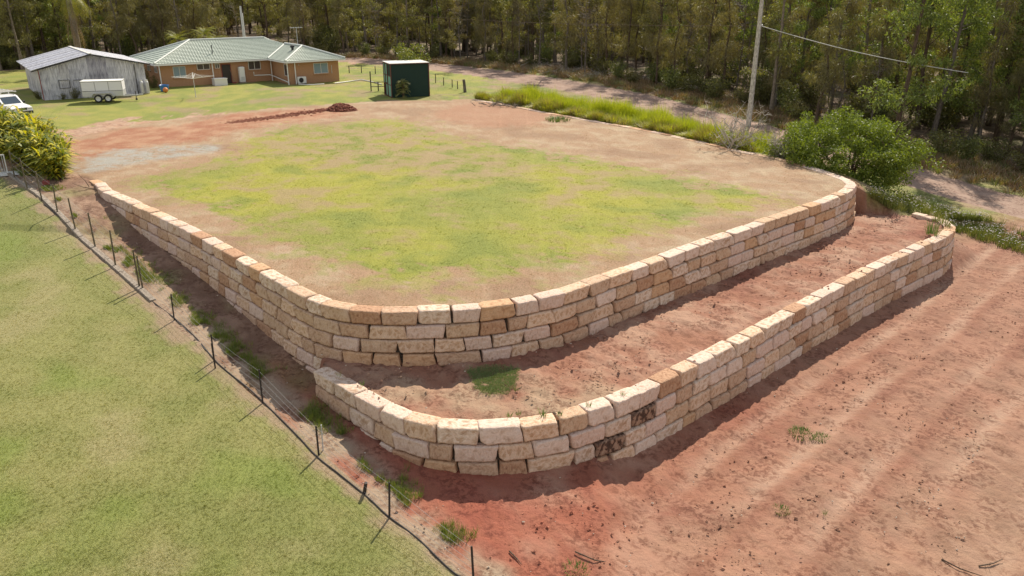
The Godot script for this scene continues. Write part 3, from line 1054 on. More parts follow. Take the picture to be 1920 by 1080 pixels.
func build_shed():
	var turn := deg_to_rad(36.0)
	var o := Vector3(-44.75, 0.0, -75.48)
	var t := thing("corrugated_shed", "weathered grey corrugated iron shed with a low gable roof beside the brick house", "shed", o, turn)
	var W := 9.3
	var D := 12.0
	var el := 2.85
	var er := 2.95
	var pk := 4.0
	var px := 4.6
	var top := func(x: float) -> float:
		return lerpf(el, pk, x / px) if x < px else lerpf(pk, er, (x - px) / (W - px))
	var sheet_tone := [0, 3, 4, 1, 0, 2, 2, 1, 3, 3, 0, 4]
	var n := 11
	for i in n:
		var x0 := W * i / n; var x1 := W * (i + 1) / n + 0.04
		var zz := 0.012 * (i % 2)
		put("wall_sheet", corrugated(x1 - x0, [Vector3(x0, -0.1, zz), Vector3(x1, -0.1, zz)], [Vector3(x0, top.call(x0), zz), Vector3(x1, top.call(x1), zz)]), M.sheets[sheet_tone[i]], t)
	for i in 13:
		var z0 := -D * i / 13.0; var z1 := -D * (i + 1) / 13.0 - 0.04
		var xx := -0.012 * (i % 2)
		put("wall_sheet", corrugated(0.9, [Vector3(xx, -0.1, z1), Vector3(xx, -0.1, z0)], [Vector3(xx, el, z1), Vector3(xx, el, z0)]), M.sheets[[1, 4, 1, 0, 4][i % 5]], t)
	var g := Geo.new()
	g.box(Vector3(W * 0.5, 1.4, -D), Vector3(W - 0.1, 2.9, 0.05))
	g.box(Vector3(W - 0.03, 1.4, -D * 0.5), Vector3(0.05, 2.9, D - 0.1))
	put("back_wall", g, M.sheets[1], t)
	# roof sheets
	var ov := 0.55
	for side in 2:
		for i in 12:
			var z0 := 0.45 - (D + 0.7) * i / 12.0
			var z1 := 0.45 - (D + 0.7) * (i + 1) / 12.0 - 0.05
			var lift := 0.014 * (i % 2)
			if side == 0:
				var sl := (pk - el) / px
				put("roof_sheet", corrugated(1.0, [Vector3(-ov - 0.1, el - sl * ov + 0.08 + lift, z1), Vector3(-ov - 0.1, el - sl * ov + 0.08 + lift, z0)], [Vector3(px, pk + 0.08 + lift, z1), Vector3(px, pk + 0.08 + lift, z0)]), M.sheets[[3, 0, 3, 4][i % 4]], t)
			else:
				var sl := (pk - er) / (W - px)
				put("roof_sheet", corrugated(1.0, [Vector3(px, pk + 0.08 + lift, z1), Vector3(px, pk + 0.08 + lift, z0)], [Vector3(W + ov, er - sl * ov + 0.08 + lift, z1), Vector3(W + ov, er - sl * ov + 0.08 + lift, z0)]), M.sheets[[3, 3, 0, 3][i % 4]], t)
	g = Geo.new()
	g.bar(Vector3(px, pk + 0.12, 0.47), Vector3(px, pk + 0.12, -D - 0.3), 0.3, 0.05)
	put("ridge_cap", g, M.offwhite, t)
	g = Geo.new()
	g.bar(Vector3(-ov - 0.1, el - 0.02 - 0.14, 0.44), Vector3(px, pk + 0.0, 0.44), 0.04, 0.09)
	g.bar(Vector3(px, pk + 0.0, 0.44), Vector3(W + ov, er - 0.13, 0.44), 0.04, 0.09)
	put("barge_board", g, M.dark, t)
	g = Geo.new()
	g.box(Vector3(0.0, 1.35, 0.05), Vector3(0.07, 2.9, 0.07))
	put("corner_post", g, M.brown_red, t)
	# an old window boarded with iron, and its patch
	g = Geo.new()
	for e in [[Vector3(1.5, 1.0, 0.06), Vector3(2.45, 1.0, 0.06)], [Vector3(1.5, 1.75, 0.06), Vector3(2.45, 1.75, 0.06)], [Vector3(1.52, 1.0, 0.06), Vector3(1.52, 1.75, 0.06)], [Vector3(2.43, 1.0, 0.06), Vector3(2.43, 1.75, 0.06)], [Vector3(2.8, 1.7, 0.06), Vector3(3.5, 1.7, 0.06)]]:
		g.bar(e[0], e[1], 0.05, 0.035)
	put("hatch_frame", g, M.dark, t)
	g = Geo.new()
	g.tube([Vector3(W - 0.9, 0.0, 0.1), Vector3(W - 0.9, 2.9, 0.1)], [0.035, 0.035], 8)
	put("downpipe", g, M.dark, t)
	g = Geo.new()
	g.tube([Vector3(-0.25, 0.55, -2.4), Vector3(-0.25, 0.6, -1.4), Vector3(-0.25, 0.25, -1.35)], [0.04, 0.04, 0.04], 6)
	put("side_pipe", g, M.dark, t)
	# two gas cylinders by the right corner
	for k in 2:
		var p := o + Basis(Vector3.UP, turn) * Vector3(W - 0.55 + 0.5 * k, 0, 0.35)
		var b := thing("gas_cylinder", ["silver gas cylinder at the shed corner, the one nearer the trailer", "silver gas cylinder at the shed corner, the one nearer the brick house"][k], "gas cylinder", Vector3(p.x, 0, p.z), 0.0, "gas cylinders by the shed")
		g = Geo.new()
		g.lathe([Vector2(0.0, 0.02), Vector2(0.17, 0.03), Vector2(0.185, 0.1), Vector2(0.185, 1.05), Vector2(0.15, 1.2), Vector2(0.06, 1.27), Vector2(0.0, 1.28)], Vector3.ZERO)
		put("body", g, M.galv, b)
		g = Geo.new()
		g.lathe([Vector2(0.1, 1.18), Vector2(0.12, 1.2), Vector2(0.12, 1.4), Vector2(0.1, 1.4), Vector2(0.1, 1.18)], Vector3.ZERO)
		put("collar", g, M.white, b)
		g = Geo.new()
		g.tube([Vector3(0, 1.27, 0), Vector3(0, 1.36, 0), Vector3(0.1, 1.38, 0)], [0.025, 0.025, 0.02], 6)
		put("valve", g, M.dark, b)

# ---------------------------------------------------------------- brick house
func roof_plane(e0: Vector3, e1: Vector3, r0: Vector3, r1: Vector3) -> Geo:
	var g := Geo.new()
	var nrm := (e1 - e0).cross(r0 - e0 if (r0 - e0).length() > 0.1 else r1 - e0).normalized()
	if nrm.y < 0:
		nrm = -nrm
	var slope := ((r0 + r1) * 0.5 - (e0 + e1) * 0.5).length()
	var n: int = max(4, int(slope / 0.34))
	for i in n:
		var t0 := i / float(n); var t1 := (i + 1) / float(n)
		var a := e0.lerp(r0, t0); var b := e1.lerp(r1, t0); var c := e1.lerp(r1, t1); var d := e0.lerp(r0, t1)
		var cols: int = max(1, int(a.distance_to(b) / 0.15))
		for k in cols:
			var s0 := k / float(cols); var s1 := (k + 1) / float(cols)
			var w0 := nrm * (0.03 * (k % 2)); var w1 := nrm * (0.03 * ((k + 1) % 2))
			var lo := nrm * 0.055
			g.quad(a.lerp(b, s0) + lo + w0, a.lerp(b, s1) + lo + w1, d.lerp(c, s1) + w1, d.lerp(c, s0) + w0, nrm)
			g.quad(a.lerp(b, s0) + w0 - lo * 0.4, a.lerp(b, s1) + w1 - lo * 0.4, a.lerp(b, s1) + lo + w1, a.lerp(b, s0) + lo + w0, (a - d).normalized())
	return g

func window(parent: Node3D, c: Vector3, w: float, h: float, dirx: Vector3, out: Vector3, pane_mat: Material, leaves := 2):
	var bs := Basis(dirx, Vector3.UP, out)
	var f := Geo.new()
	f.box(c + bs * Vector3(0, h * 0.5 - 0.03, 0.02), Vector3(w, 0.06, 0.07), bs)
	f.box(c + bs * Vector3(0, -h * 0.5 + 0.03, 0.02), Vector3(w, 0.06, 0.07), bs)
	for k in leaves + 1:
		var x := lerpf(-w * 0.5 + 0.03, w * 0.5 - 0.03, k / float(leaves))
		f.box(c + bs * Vector3(x, 0, 0.022), Vector3(0.06, h - 0.12, 0.07), bs)
	var fr := put("window", f, M.offwhite, parent)
	for k in leaves:
		var x0 := lerpf(-w * 0.5, w * 0.5, (k + 0.5) / float(leaves))
		var g := Geo.new()
		g.box(c + bs * Vector3(x0, 0, 0.004 + 0.008 * k), Vector3(w / leaves - 0.06, h - 0.12, 0.012), bs)
		put("pane", g, pane_mat, fr)
	var s := Geo.new()
	s.box(c + bs * Vector3(0, -h * 0.5 - 0.05, 0.04), Vector3(w + 0.16, 0.1, 0.14), bs)
	put("sill", s, M.brick, fr)

func build_house():
	var turn := deg_to_rad(37.2)
	var o := Vector3(-37.57, 0.0, -85.34)
	var B := Basis(Vector3.UP, turn)
	var t := thing("brick_house", "low orange brick house with a pale green tiled hip roof", "house", o, turn)
	var X := Vector3.RIGHT
	var Z := Vector3.BACK
	var L := 12.3
	var R := 18.2
	var F := 5.1
	var D := 9.6
	var E := 2.42
	var g := Geo.new()
	g.box(Vector3(R * 0.5, E * 0.5 - 0.05, -D * 0.5), Vector3(R, E + 0.1, D))
	put("wall", g, M.brick, t)
	g = Geo.new()
	g.box(Vector3((L + R) * 0.5, E * 0.5 - 0.05, F * 0.5 - 0.002), Vector3(R - L - 0.004, E + 0.1, F + 0.02))
	put("wall", g, M.brick, t)
	# roof
	var v := 0.62
	var rh := 4.45
	var y := E + 0.08
	var e := [Vector3(-v, y, v), Vector3(L - v, y, v), Vector3(L - v, y, F + v), Vector3(R + v, y, F + v), Vector3(R + v, y, -D - v), Vector3(-v, y, -D - v)]
	var mz := -D * 0.5
	var half := D * 0.5 + v
	var m0 := Vector3(half - v, rh, mz)
	var wx := (L + R) * 0.5
	var wh := y + (rh - y) * ((R - L) * 0.5 + v) / half
	var m1 := Vector3(R + v - half, rh, mz)
	var w0 := Vector3(wx, wh, F + v - ((R - L) * 0.5 + v))
	var wb := Vector3(wx, wh, v - ((R - L) * 0.5 + v))
	var planes := [[e[0], e[1], m0, Vector3(wx - ((R - L) * 0.5 + v) * 0.0, rh, mz)], [e[5], e[0], m0, m0], [e[1], e[2], wb, w0], [e[2], e[3], w0, w0], [e[3], Vector3(R + v, y, v), w0, wb], [e[3].lerp(e[3], 1.0) * Vector3(1, 1, 0) + Vector3(0, 0, v), e[4], m1, m1], [e[4], e[5], m1, m0]]
	planes[0] = [e[0], Vector3(R + v, y, v), m0, m1]
	var roof := Node3D.new()
	roof.name = "roof"
	t.add_child(roof)
	for p in planes:
		put("tiled_slope", roof_plane(p[0], p[1], p[2], p[3]), M.tile, roof)
	g = Geo.new()
	var fill := Vector3(0, -0.05, 0)
	for h in [[e[0], m0], [e[5], m0], [m0, m1], [m1, e[4]], [e[2], w0], [e[3], w0], [w0, wb]]:
		g.tube([h[0] + Vector3(0, 0.09, 0), h[1] + Vector3(0, 0.09, 0)], [0.12, 0.12], 6)
	put("ridge_tiles", g, M.ridge, roof)
	g = Geo.new()
	g.tube([e[1] + Vector3(0, 0.07, 0), wb + Vector3(0, 0.05, 0)], [0.1, 0.1], 6)
	put("valley", g, M.ridge, roof)
	g = Geo.new()
	for i in 6:
		g.bar(e[i] + Vector3(0, -0.08, 0), e[(i + 1) % 6] + Vector3(0, -0.08, 0), 0.13, 0.17)
	put("gutter", g, M.white, t)
	g = Geo.new()
	g.box(Vector3((R) * 0.5, y - 0.13, -D * 0.5), Vector3(R + 2 * v - 0.1, 0.04, D + 2 * v - 0.1))
	g.box(Vector3((L + R) * 0.5, y - 0.135, F * 0.5 + v * 0.5), Vector3(R - L + 2 * v - 0.1, 0.04, F + v))
	put("soffit", g, M.offwhite, t)
	# openings placed from the photograph on each wall
	var fo := o
	var inv := (Transform3D(B, o)).affine_inverse()
	var wf := func(x0: float, y0: float, x1: float, y1: float, org: Vector3, nr: Vector3) -> Array:
		var a: Vector3 = inv * on_wall(x0, y0, o + B * org, B * nr)
		var b: Vector3 = inv * on_wall(x1, y1, o + B * org, B * nr)
		return [(a + b) * 0.5, a, b]
	for q in [[323, 125, 350, 145, "blue"], [368, 120, 394, 130, "dark"], [402, 119, 412, 128, "dark"], [464, 113, 489, 128, "dark"]]:
		var r: Array = wf.call(q[0], q[1], q[2], q[3], Vector3.ZERO, Z)
		var c: Vector3 = r[0]
		var hh := clampf(absf(r[1].y - r[2].y), 0.5, 1.35)
		var cy := clampf(c.y, 0.9, E - 0.12 - hh * 0.5)
		window(t, Vector3(c.x, cy, 0.0), absf(r[1].x - r[2].x), hh, X, Z, M.glass_blue if q[4] == "blue" else M.curtain)
	var dr: Array = wf.call(418, 120, 431, 152, Vector3.ZERO, Z)
	g = Geo.new()
	g.box(Vector3(dr[0].x, 1.02, 0.01), Vector3(0.95, 2.04, 0.05))
	var door := put("door", g, M.door, t)
	g = Geo.new()
	for s in [-1, 1]:
		g.box(Vector3(dr[0].x + s * 0.5, 1.03, 0.03), Vector3(0.06, 2.06, 0.1))
	g.box(Vector3(dr[0].x, 2.09, 0.03), Vector3(1.06, 0.06, 0.1))
	put("door_frame", g, M.brown_red, door)
	var lw: Array = wf.call(534, 118, 547, 138, Vector3(L, 0, 0), -X)
	window(t, Vector3(L, 1.45, clampf(lw[0].z, 1.0, 4.2)), 1.0, 1.25, Z, -X, M.curtain, 1)
	var ww: Array = wf.call(589, 118, 613, 133, Vector3(0, 0, F), Z)
	window(t, Vector3(ww[0].x, 1.55, F + 0.012), 1.75, 1.15, X, Z, M.glass_blue)
	for q in [[1.6, 1.75], [4.6, 1.75]]:
		window(t, Vector3(0, q[1], -q[0]), 1.1, 0.6, Z, -X, M.curtain)
	# downpipes / verandah posts
	for q in [Vector3(-0.1, 0, 0.25), Vector3(L - 0.25, 0, 0.35), Vector3(L - 0.35, 0, F + 0.35), Vector3(L + 0.55, 0, F + 0.3)]:
		g = Geo.new()
		g.tube([q, q + Vector3(0, E - 0.05, 0)], [0.06, 0.06], 8)
		put("downpipe", g, M.white, t)
	var pm: Array = wf.call(399, 120, 399, 150, Vector3(0, 0, 0.3), Z)
	g = Geo.new()
	g.tube([Vector3(pm[0].x, E - 0.05, 0.4), Vector3(pm[0].x, 0.55, 0.4), Vector3(pm[0].x + 0.25, 0.4, 0.6)], [0.06, 0.06, 0.06], 8)
	put("downpipe", g, M.white, t)
	# white waste pipe along the wing wall
	g = Geo.new()
	g.tube([Vector3(L - 2.4, 1.15, 0.5), Vector3(L - 2.4, 0.75, 0.5), Vector3(L - 0.6, 0.72, 0.6), Vector3(L - 0.35, 0.6, 1.2), Vector3(L - 0.3, 0.25, F + 0.1), Vector3(L - 0.3, 0.05, F + 0.3)], [0.055, 0.055, 0.055, 0.055, 0.055, 0.055], 8)
	put("waste_pipe", g, M.pvc, t)
	# vents on the roof
	var vb := Vector3(wx - 1.1, wh + 0.1, 2.0)
	g = Geo.new()
	g.lathe([Vector2(0.14, -0.6), Vector2(0.14, 0.1), Vector2(0.26, 0.14), Vector2(0.24, 0.34), Vector2(0.0, 0.42)], vb - Vector3(0, 0.3, 0), Basis.IDENTITY, 10)
	put("roof_vent", g, M.dark, roof)
	g = Geo.new()
	var vp: Array = wf.call(396, 88, 396, 109, Vector3(0, 0, -1.6), Z)
	g.tube([Vector3(vp[0].x, 2.9, -1.2), Vector3(vp[0].x, 4.15, -1.2)], [0.05, 0.05], 8)
	put("vent_pipe", g, M.dark, roof)
	g = Geo.new()
	g.tube([Vector3(R - 0.4, rh - 1.2, -5.2), Vector3(R - 0.4, rh + 1.1, -5.2)], [0.03, 0.03], 6)
	g.bar(Vector3(R - 1.2, rh + 1.05, -5.2), Vector3(R + 0.4, rh + 1.05, -5.2), 0.1, 0.05)
	for k in 5:
		g.bar(Vector3(R - 1.1 + 0.32 * k, rh + 1.1, -5.45), Vector3(R - 1.1 + 0.32 * k, rh + 1.1, -4.95), 0.03, 0.03)
	put("antenna", g, M.galv, roof)
	# outdoor lamp by the wing window
	g = Geo.new()
	g.lathe([Vector2(0, 0), Vector2(0.07, 0.02), Vector2(0.05, 0.12), Vector2(0, 0.13)], Vector3(L + 1.1, 2.0, F + 0.09), Basis.IDENTITY, 8)
	put("wall_fitting", g, M.offwhite, t)
	g = Geo.new()
	g.tube([Vector3(ww[0].x + 1.3, 1.8, F + 0.05), Vector3(ww[0].x + 1.3, 0.9, F + 0.05)], [0.035, 0.035], 6)
	put("conduit", g, M.offwhite, t)
	# things that stand by the house
	var W := func(q: Vector3) -> Vector3:
		return o + B * q
	var hp: Array = wf.call(453, 126, 453, 152, Vector3(0, 0, 0.4), Z)
	var wh_t := thing("water_heater", "tall white water heater against the brick house wall", "water heater", W.call(Vector3(hp[0].x, 0, 0.45)), turn)
	g = Geo.new()
	g.soft_box(Vector3(0, 0.95, 0), Vector3(0.62, 1.65, 0.5), 0.05)
	put("cabinet", g, M.white, wh_t)
	g = Geo.new()
	g.box(Vector3(0, 0.06, 0), Vector3(0.75, 0.12, 0.62))
	put("base_slab", g, M.concrete, wh_t)
	g = Geo.new()
	g.box(Vector3(0, 0.5, 0.256), Vector3(0.4, 0.4, 0.02))
	put("access_panel", g, M.galv, wh_t)
	var br := thing("broom", "long handled broom leaning on the wall beside the water heater", "broom", W.call(Vector3(hp[0].x - 0.95, 0, 0.5)), turn)
	g = Geo.new()
	g.tube([Vector3(0, 0.12, 0), Vector3(-0.2, 1.5, -0.42)], [0.025, 0.025], 6)
	put("handle", g, M.bark_pale, br)
	g = Geo.new()
	g.soft_box(Vector3(0.02, 0.09, 0.03), Vector3(0.4, 0.18, 0.1), 0.02)
	put("brush", g, M.brown_red, br)
	var tub := W.call(Vector3(hp[0].x - 3.5, 0, 1.3)) as Vector3
	tub = on_level(413, 160, 0.0)
	var tt := thing("wash_tub", "white square wash tub on the lawn before the house door", "tub", tub, turn)
	g = Geo.new()
	for s in [-1, 1]:
		g.box(Vector3(s * 0.66, 0.36, 0), Vector3(0.06, 0.72, 0.96))
		g.box(Vector3(0, 0.36, s * 0.45), Vector3(1.26, 0.72, 0.06))
	g.box(Vector3(0, 0.12, 0), Vector3(1.26, 0.06, 0.84))
	put("basin", g, M.white, tt)
	g = Geo.new()
	for s in [-1, 1]:
		g.box(Vector3(s * 0.68, 0.74, 0), Vector3(0.1, 0.05, 1.06))
		g.box(Vector3(0, 0.742, s * 0.48), Vector3(1.26, 0.05, 0.1))
	put("rim", g, M.white, tt)
	var ac := thing("air_conditioner", "white outdoor air conditioner unit beside the wing corner of the house", "air conditioner", W.call(Vector3(L + 1.15, 0, F + 0.45)), turn)
	g = Geo.new()
	g.soft_box(Vector3(0, 0.45, 0), Vector3(0.95, 0.72, 0.36), 0.03)
	put("casing", g, M.white, ac)
	g = Geo.new()
	g.lathe([Vector2(0.0, 0.0), Vector2(0.25, 0.0), Vector2(0.27, 0.02), Vector2(0.25, 0.03)], Vector3(-0.14, 0.45, 0.185), Basis(Vector3.RIGHT, PI * 0.5), 18)
	put("fan_grille", g, M.dark, ac)
	for s in [-1, 1]:
		g = Geo.new()
		g.box(Vector3(s * 0.35, 0.045, 0), Vector3(0.1, 0.09, 0.36))
		put("foot", g, M.dark, ac)
	var bk := thing("blue_bucket", "round blue tub with an orange ball beside it at the house corner", "bucket", on_level(309, 171, 0.0))
	g = Geo.new()
	g.lathe([Vector2(0.0, 0.02), Vector2(0.36, 0.02), Vector2(0.46, 0.58), Vector2(0.5, 0.6), Vector2(0.48, 0.64), Vector2(0.43, 0.6), Vector2(0.34, 0.06), Vector2(0, 0.06)], Vector3.ZERO, Basis.IDENTITY, 20)
	put("shell", g, M.blue, bk)
	g = Geo.new()
	g.tube([Vector3(-0.49, 0.56, 0), Vector3(-0.3, 0.75, 0.2), Vector3(0.3, 0.75, 0.2), Vector3(0.49, 0.56, 0)], [0.015, 0.015, 0.015, 0.015], 5)
	put("handle", g, M.dark, bk)
	var ball := Geo.new()
	var pr := []
	for k in 9:
		pr.append(Vector2(sin(PI * k / 8.0) * 0.26, 0.26 - cos(PI * k / 8.0) * 0.26))
	ball.lathe(pr, Vector3.ZERO)
	var bo := put("orange_ball", ball, M.orange, self)
	bo.position = on_level(311, 173.5, 0.0)
	tag(bo, "orange ball lying in front of the blue tub", "ball")
	# pipes lying on the lawn
	for q in [[[[560, 158], [585, 159], [608, 157.5]], "white plastic pipe lying along the foot of the house wing"], [[[628, 156], [652, 153], [678, 149.5], [700, 154], [716, 158]], "long white pipe crossing the lawn to the green shade house"]]:
		g = Geo.new()
		var pts := []
		var rr := []
		for p in q[0]:
			pts.append(on_level(p[0], p[1], 0.06) )
			rr.append(0.06)
		g.tube(pts, rr, 8)
		tag(put("white_pipe", g, M.pvc, self), q[1], "pipe")
	# shrub between shed and house, tarpaulin behind
	var tp := on_level(255, 128, 0.0)
	g = Geo.new()
	var tb := Vector3(-50.0, 0, -98.0)
	for i in 14:
		for j in 6:
			var f := func(a: int, b: int) -> Vector3:
				return Vector3(a * 0.5, 1.9 + 0.35 * sin(b * 0.9 + 0.4) + n_mid.get_noise_2d(a * 1.3, b * 1.7) * 0.5, b * 0.5)
			g.quad(f.call(i, j), f.call(i + 1, j), f.call(i + 1, j + 1), f.call(i, j + 1), Vector3.UP)
	var tarp := thing("covered_stack", "pale green tarpaulin thrown over a stack behind the shed", "tarpaulin", tb, deg_to_rad(37))
	put("tarpaulin", g, M.tarp, tarp)
	g = Geo.new()
	g.soft_box(Vector3(3.5, 0.75, 1.5), Vector3(6.4, 1.5, 2.6), 0.05)
	put("stack", g, M.bark_grey, tarp)

func build_yard_things():
	var g: Geo
	# box trailer
	var tr := thing("box_trailer", "silver tandem axle box trailer with white cage panels parked before the shed", "trailer", Vector3(-38.55, 0, -74.9), deg_to_rad(16.0))
	var Lh := 1.75
	g = Geo.new()
	for s in [-1, 1]:
		g.box(Vector3(0, 0.78, s * 0.78), Vector3(Lh * 2, 0.46, 0.04))
	g.box(Vector3(-Lh + 0.02, 0.78, 0), Vector3(0.04, 0.46, 1.52))
	g.box(Vector3(Lh - 0.02, 0.78, 0), Vector3(0.04, 0.46, 1.52))
	g.box(Vector3(0, 0.53, 0), Vector3(Lh * 2 - 0.1, 0.05, 1.5))
	put("tray", g, M.galv, tr)
	for s in [-1, 1]:
		for k in 3:
			g = Geo.new()
			g.box(Vector3(-Lh + 0.585 + 1.165 * k, 1.45, s * 0.78), Vector3(1.12, 0.8, 0.025))
			put("cage_panel", g, M.panel, tr)
		g = Geo.new()
		for k in 4:
			g.box(Vector3(-Lh + 0.015 + (2 * Lh - 0.03) * k / 3.0, 1.44, s * 0.785), Vector3(0.045, 0.86, 0.045))
		g.box(Vector3(0, 1.885, s * 0.785), Vector3(2 * Lh, 0.05, 0.05))
		put("cage_frame", g, M.frame_steel, tr)
		g = Geo.new()
		g.extrude(PackedVector2Array([Vector2(-1.0, 0.52), Vector2(-0.85, 0.78), Vector2(-0.72, 0.86), Vector2(0.72, 0.86), Vector2(0.85, 0.78), Vector2(1.0, 0.52), Vector2(0.95, 0.52), Vector2(0.8, 0.75), Vector2(0.7, 0.82), Vector2(-0.7, 0.82), Vector2(-0.8, 0.75), Vector2(-0.95, 0.52)]), s * 0.82 - 0.13 + 0.13 * s, s * 0.82 + 0.13 + 0.13 * s)
		put("mudguard", g, M.galv, tr)
		for k in [-1, 1]:
			var wc := Vector3(k * 0.42, 0.36, s * 0.95)
			g = Geo.new()
			g.lathe([Vector2(0.22, -0.1), Vector2(0.33, -0.1), Vector2(0.36, -0.06), Vector2(0.36, 0.06), Vector2(0.33, 0.1), Vector2(0.22, 0.1)], wc, Basis(Vector3.RIGHT, PI * 0.5), 20)
			var ty := put("tyre", g, M.rubber, tr)
			g = Geo.new()
			g.lathe([Vector2(0.0, -0.03), Vector2(0.1, -0.05), Vector2(0.12, 0.04), Vector2(0.19, 0.02), Vector2(0.235, 0.08), Vector2(0.235, -0.08), Vector2(0.0, -0.08)], wc, Basis(Vector3.RIGHT, PI * 0.5 * s), 20)
			put("rim", g, M.white, ty)
	for s in [-1, 1]:
		g = Geo.new()
		g.box(Vector3(s * (Lh - 0.015), 1.45, 0), Vector3(0.025, 0.8, 1.5))
		put("cage_panel", g, M.panel, tr)
	g = Geo.new()
	g.box(Vector3(0, 1.925, 0), Vector3(2 * Lh + 0.06, 0.03, 1.66))
	put("lid", g, M.white, tr)
	g = Geo.new()
	for s in [-1, 1]:
		g.bar(Vector3(Lh - 0.1, 0.5, s * 0.5), Vector3(Lh + 1.25, 0.5, 0), 0.08, 0.08)
	g.box(Vector3(Lh + 1.4, 0.53, 0), Vector3(0.35, 0.1, 0.1))
	put("drawbar", g, M.galv, tr)
	g = Geo.new()
	g.tube([Vector3(Lh + 0.95, 0.1, 0.06), Vector3(Lh + 0.95, 0.85, 0.06)], [0.035, 0.035], 8)
	g.lathe([Vector2(0, -0.03), Vector2(0.1, -0.03), Vector2(0.1, 0.03), Vector2(0, 0.03)], Vector3(Lh + 0.95, 0.1, 0.06), Basis(Vector3.RIGHT, PI * 0.5), 12)
	put("jockey_wheel", g, M.star, tr)
	g = Geo.new()
	g.box(Vector3(-Lh - 0.02, 0.66, 0.6), Vector3(0.04, 0.12, 0.22))
	g.box(Vector3(-Lh - 0.02, 0.66, -0.6), Vector3(0.04, 0.12, 0.22))
	put("tail_light", g, M.brown_red, tr)
	# white ute at the edge of the picture
	var car := thing("white_ute", "white utility vehicle with a tray rack parked behind the yellow green shrubs", "car", Vector3(-41.9, 0.0, -65.3), deg_to_rad(-34.0))
	var prof := PackedVector2Array([Vector2(-2.5, 0.45), Vector2(2.35, 0.42), Vector2(2.45, 0.62), Vector2(2.38, 0.92), Vector2(2.1, 1.02), Vector2(1.15, 1.12), Vector2(0.42, 1.66), Vector2(0.1, 1.74), Vector2(-0.75, 1.74), Vector2(-0.95, 1.66), Vector2(-1.05, 0.9), Vector2(-2.5, 0.9)])
	g = Geo.new()
	g.extrude(prof, -0.78, 0.78)
	var low := PackedVector2Array([Vector2(-2.48, 0.46), Vector2(2.3, 0.43), Vector2(2.38, 0.62), Vector2(2.3, 0.88), Vector2(2.0, 0.96), Vector2(1.1, 1.04), Vector2(-1.0, 1.04), Vector2(-1.06, 0.88), Vector2(-2.48, 0.88)])
	for s in [-1.0, 1.0]:
		g.extrude(low, s * 0.78 if s > 0 else -0.88, s * 0.88 if s > 0 else -0.78)
	put("body", g, M.car, car)
	g = Geo.new()
	g.quad(Vector3(1.13, 1.15, -0.68), Vector3(1.13, 1.15, 0.68), Vector3(0.45, 1.655, 0.62), Vector3(0.45, 1.655, -0.62), Vector3(1, 1, 0))
	put("windscreen", g, M.glass, car)
	for s in [-1.0, 1.0]:
		g = Geo.new()
		g.quad(Vector3(0.95, 1.12, s * 0.785), Vector3(-0.85, 1.12, s * 0.785), Vector3(-0.8, 1.62, s * 0.785), Vector3(0.35, 1.62, s * 0.785), Vector3(0, 0, s))
		put("side_window", g, M.glass, car)
		g = Geo.new()
		g.soft_box(Vector3(0.85, 1.2, s * 0.98), Vector3(0.12, 0.18, 0.2), 0.03)
		put("mirror", g, M.dark, car)
		g = Geo.new()
		g.soft_box(Vector3(2.34, 0.8, s * 0.64), Vector3(0.16, 0.2, 0.38), 0.03)
		put("headlight", g, M.galv, car)
		for q in [1.5, -1.55]:
			g = Geo.new()
			g.lathe([Vector2(0.2, -0.11), Vector2(0.33, -0.11), Vector2(0.36, -0.07), Vector2(0.36, 0.07), Vector2(0.33, 0.11), Vector2(0.2, 0.11)], Vector3(q, 0.36, s * 0.8), Basis(Vector3.RIGHT, PI * 0.5), 18)
			var ty := put("tyre", g, M.rubber, car)
			g = Geo.new()
			g.lathe([Vector2(0, 0.06), Vector2(0.12, 0.05), Vector2(0.21, 0.09), Vector2(0.21, -0.09), Vector2(0, -0.09)], Vector3(q, 0.36, s * 0.8), Basis(Vector3.RIGHT, PI * 0.5 * s), 14)
			put("rim", g, M.galv, ty)
	g = Geo.new()
	g.soft_box(Vector3(2.42, 0.52, 0), Vector3(0.14, 0.24, 1.7), 0.04)
	put("bumper", g, M.dark, car)
	g = Geo.new()
	g.box(Vector3(2.43, 0.8, 0), Vector3(0.04, 0.16, 0.8))
	put("grille", g, M.dark, car)
	g = Geo.new()
	for s in [-1.0, 1.0]:
		g.bar(Vector3(-1.15, 0.9, s * 0.85), Vector3(-1.15, 1.95, s * 0.85), 0.06, 0.06)
		g.bar(Vector3(-2.6, 0.9, s * 0.85), Vector3(-2.6, 1.95, s * 0.85), 0.06, 0.06)
		g.bar(Vector3(-2.65, 1.97, s * 0.85), Vector3(0.2, 1.97, s * 0.85), 0.06, 0.06)
	for q in [-2.6, -1.9, -1.15, -0.4, 0.18]:
		g.bar(Vector3(q, 2.02, -0.85), Vector3(q, 2.02, 0.85), 0.06, 0.05)
	put("rack", g, M.white, car)
	g = Geo.new()
	g.box(Vector3(-1.9, 0.95, 0), Vector3(1.6, 0.06, 1.85))
	put("tray", g, M.galv, car)
	# rotary clothes line
	var hb := on_level(367.5, 182.5, 0.0)
	var hh := thing("rotary_clothes_line", "white rotary clothes line on a grey post in the yard", "clothes line", hb, 0.3)
	g = Geo.new()
	g.tube([Vector3.ZERO, Vector3(0, 2.0, 0)], [0.035, 0.03], 8)
	put("post", g, M.galv, hh)
	for k in 4:
		g = Geo.new()
		var d := Vector3(cos(TAU * k / 4), 0, sin(TAU * k / 4))
		g.tube([Vector3(0, 1.8, 0), d * 1.95 + Vector3(0, 2.0, 0)], [0.025, 0.02], 6)
		g.tube([Vector3(0, 2.35, 0), d * 0.9 + Vector3(0, 1.9, 0)], [0.016, 0.016], 5)
		put("arm", g, M.white, hh)
	g = Geo.new()
	g.tube([Vector3(0, 2.0, 0), Vector3(0, 2.36, 0)], [0.04, 0.04], 8)
	put("hub", g, M.white, hh)
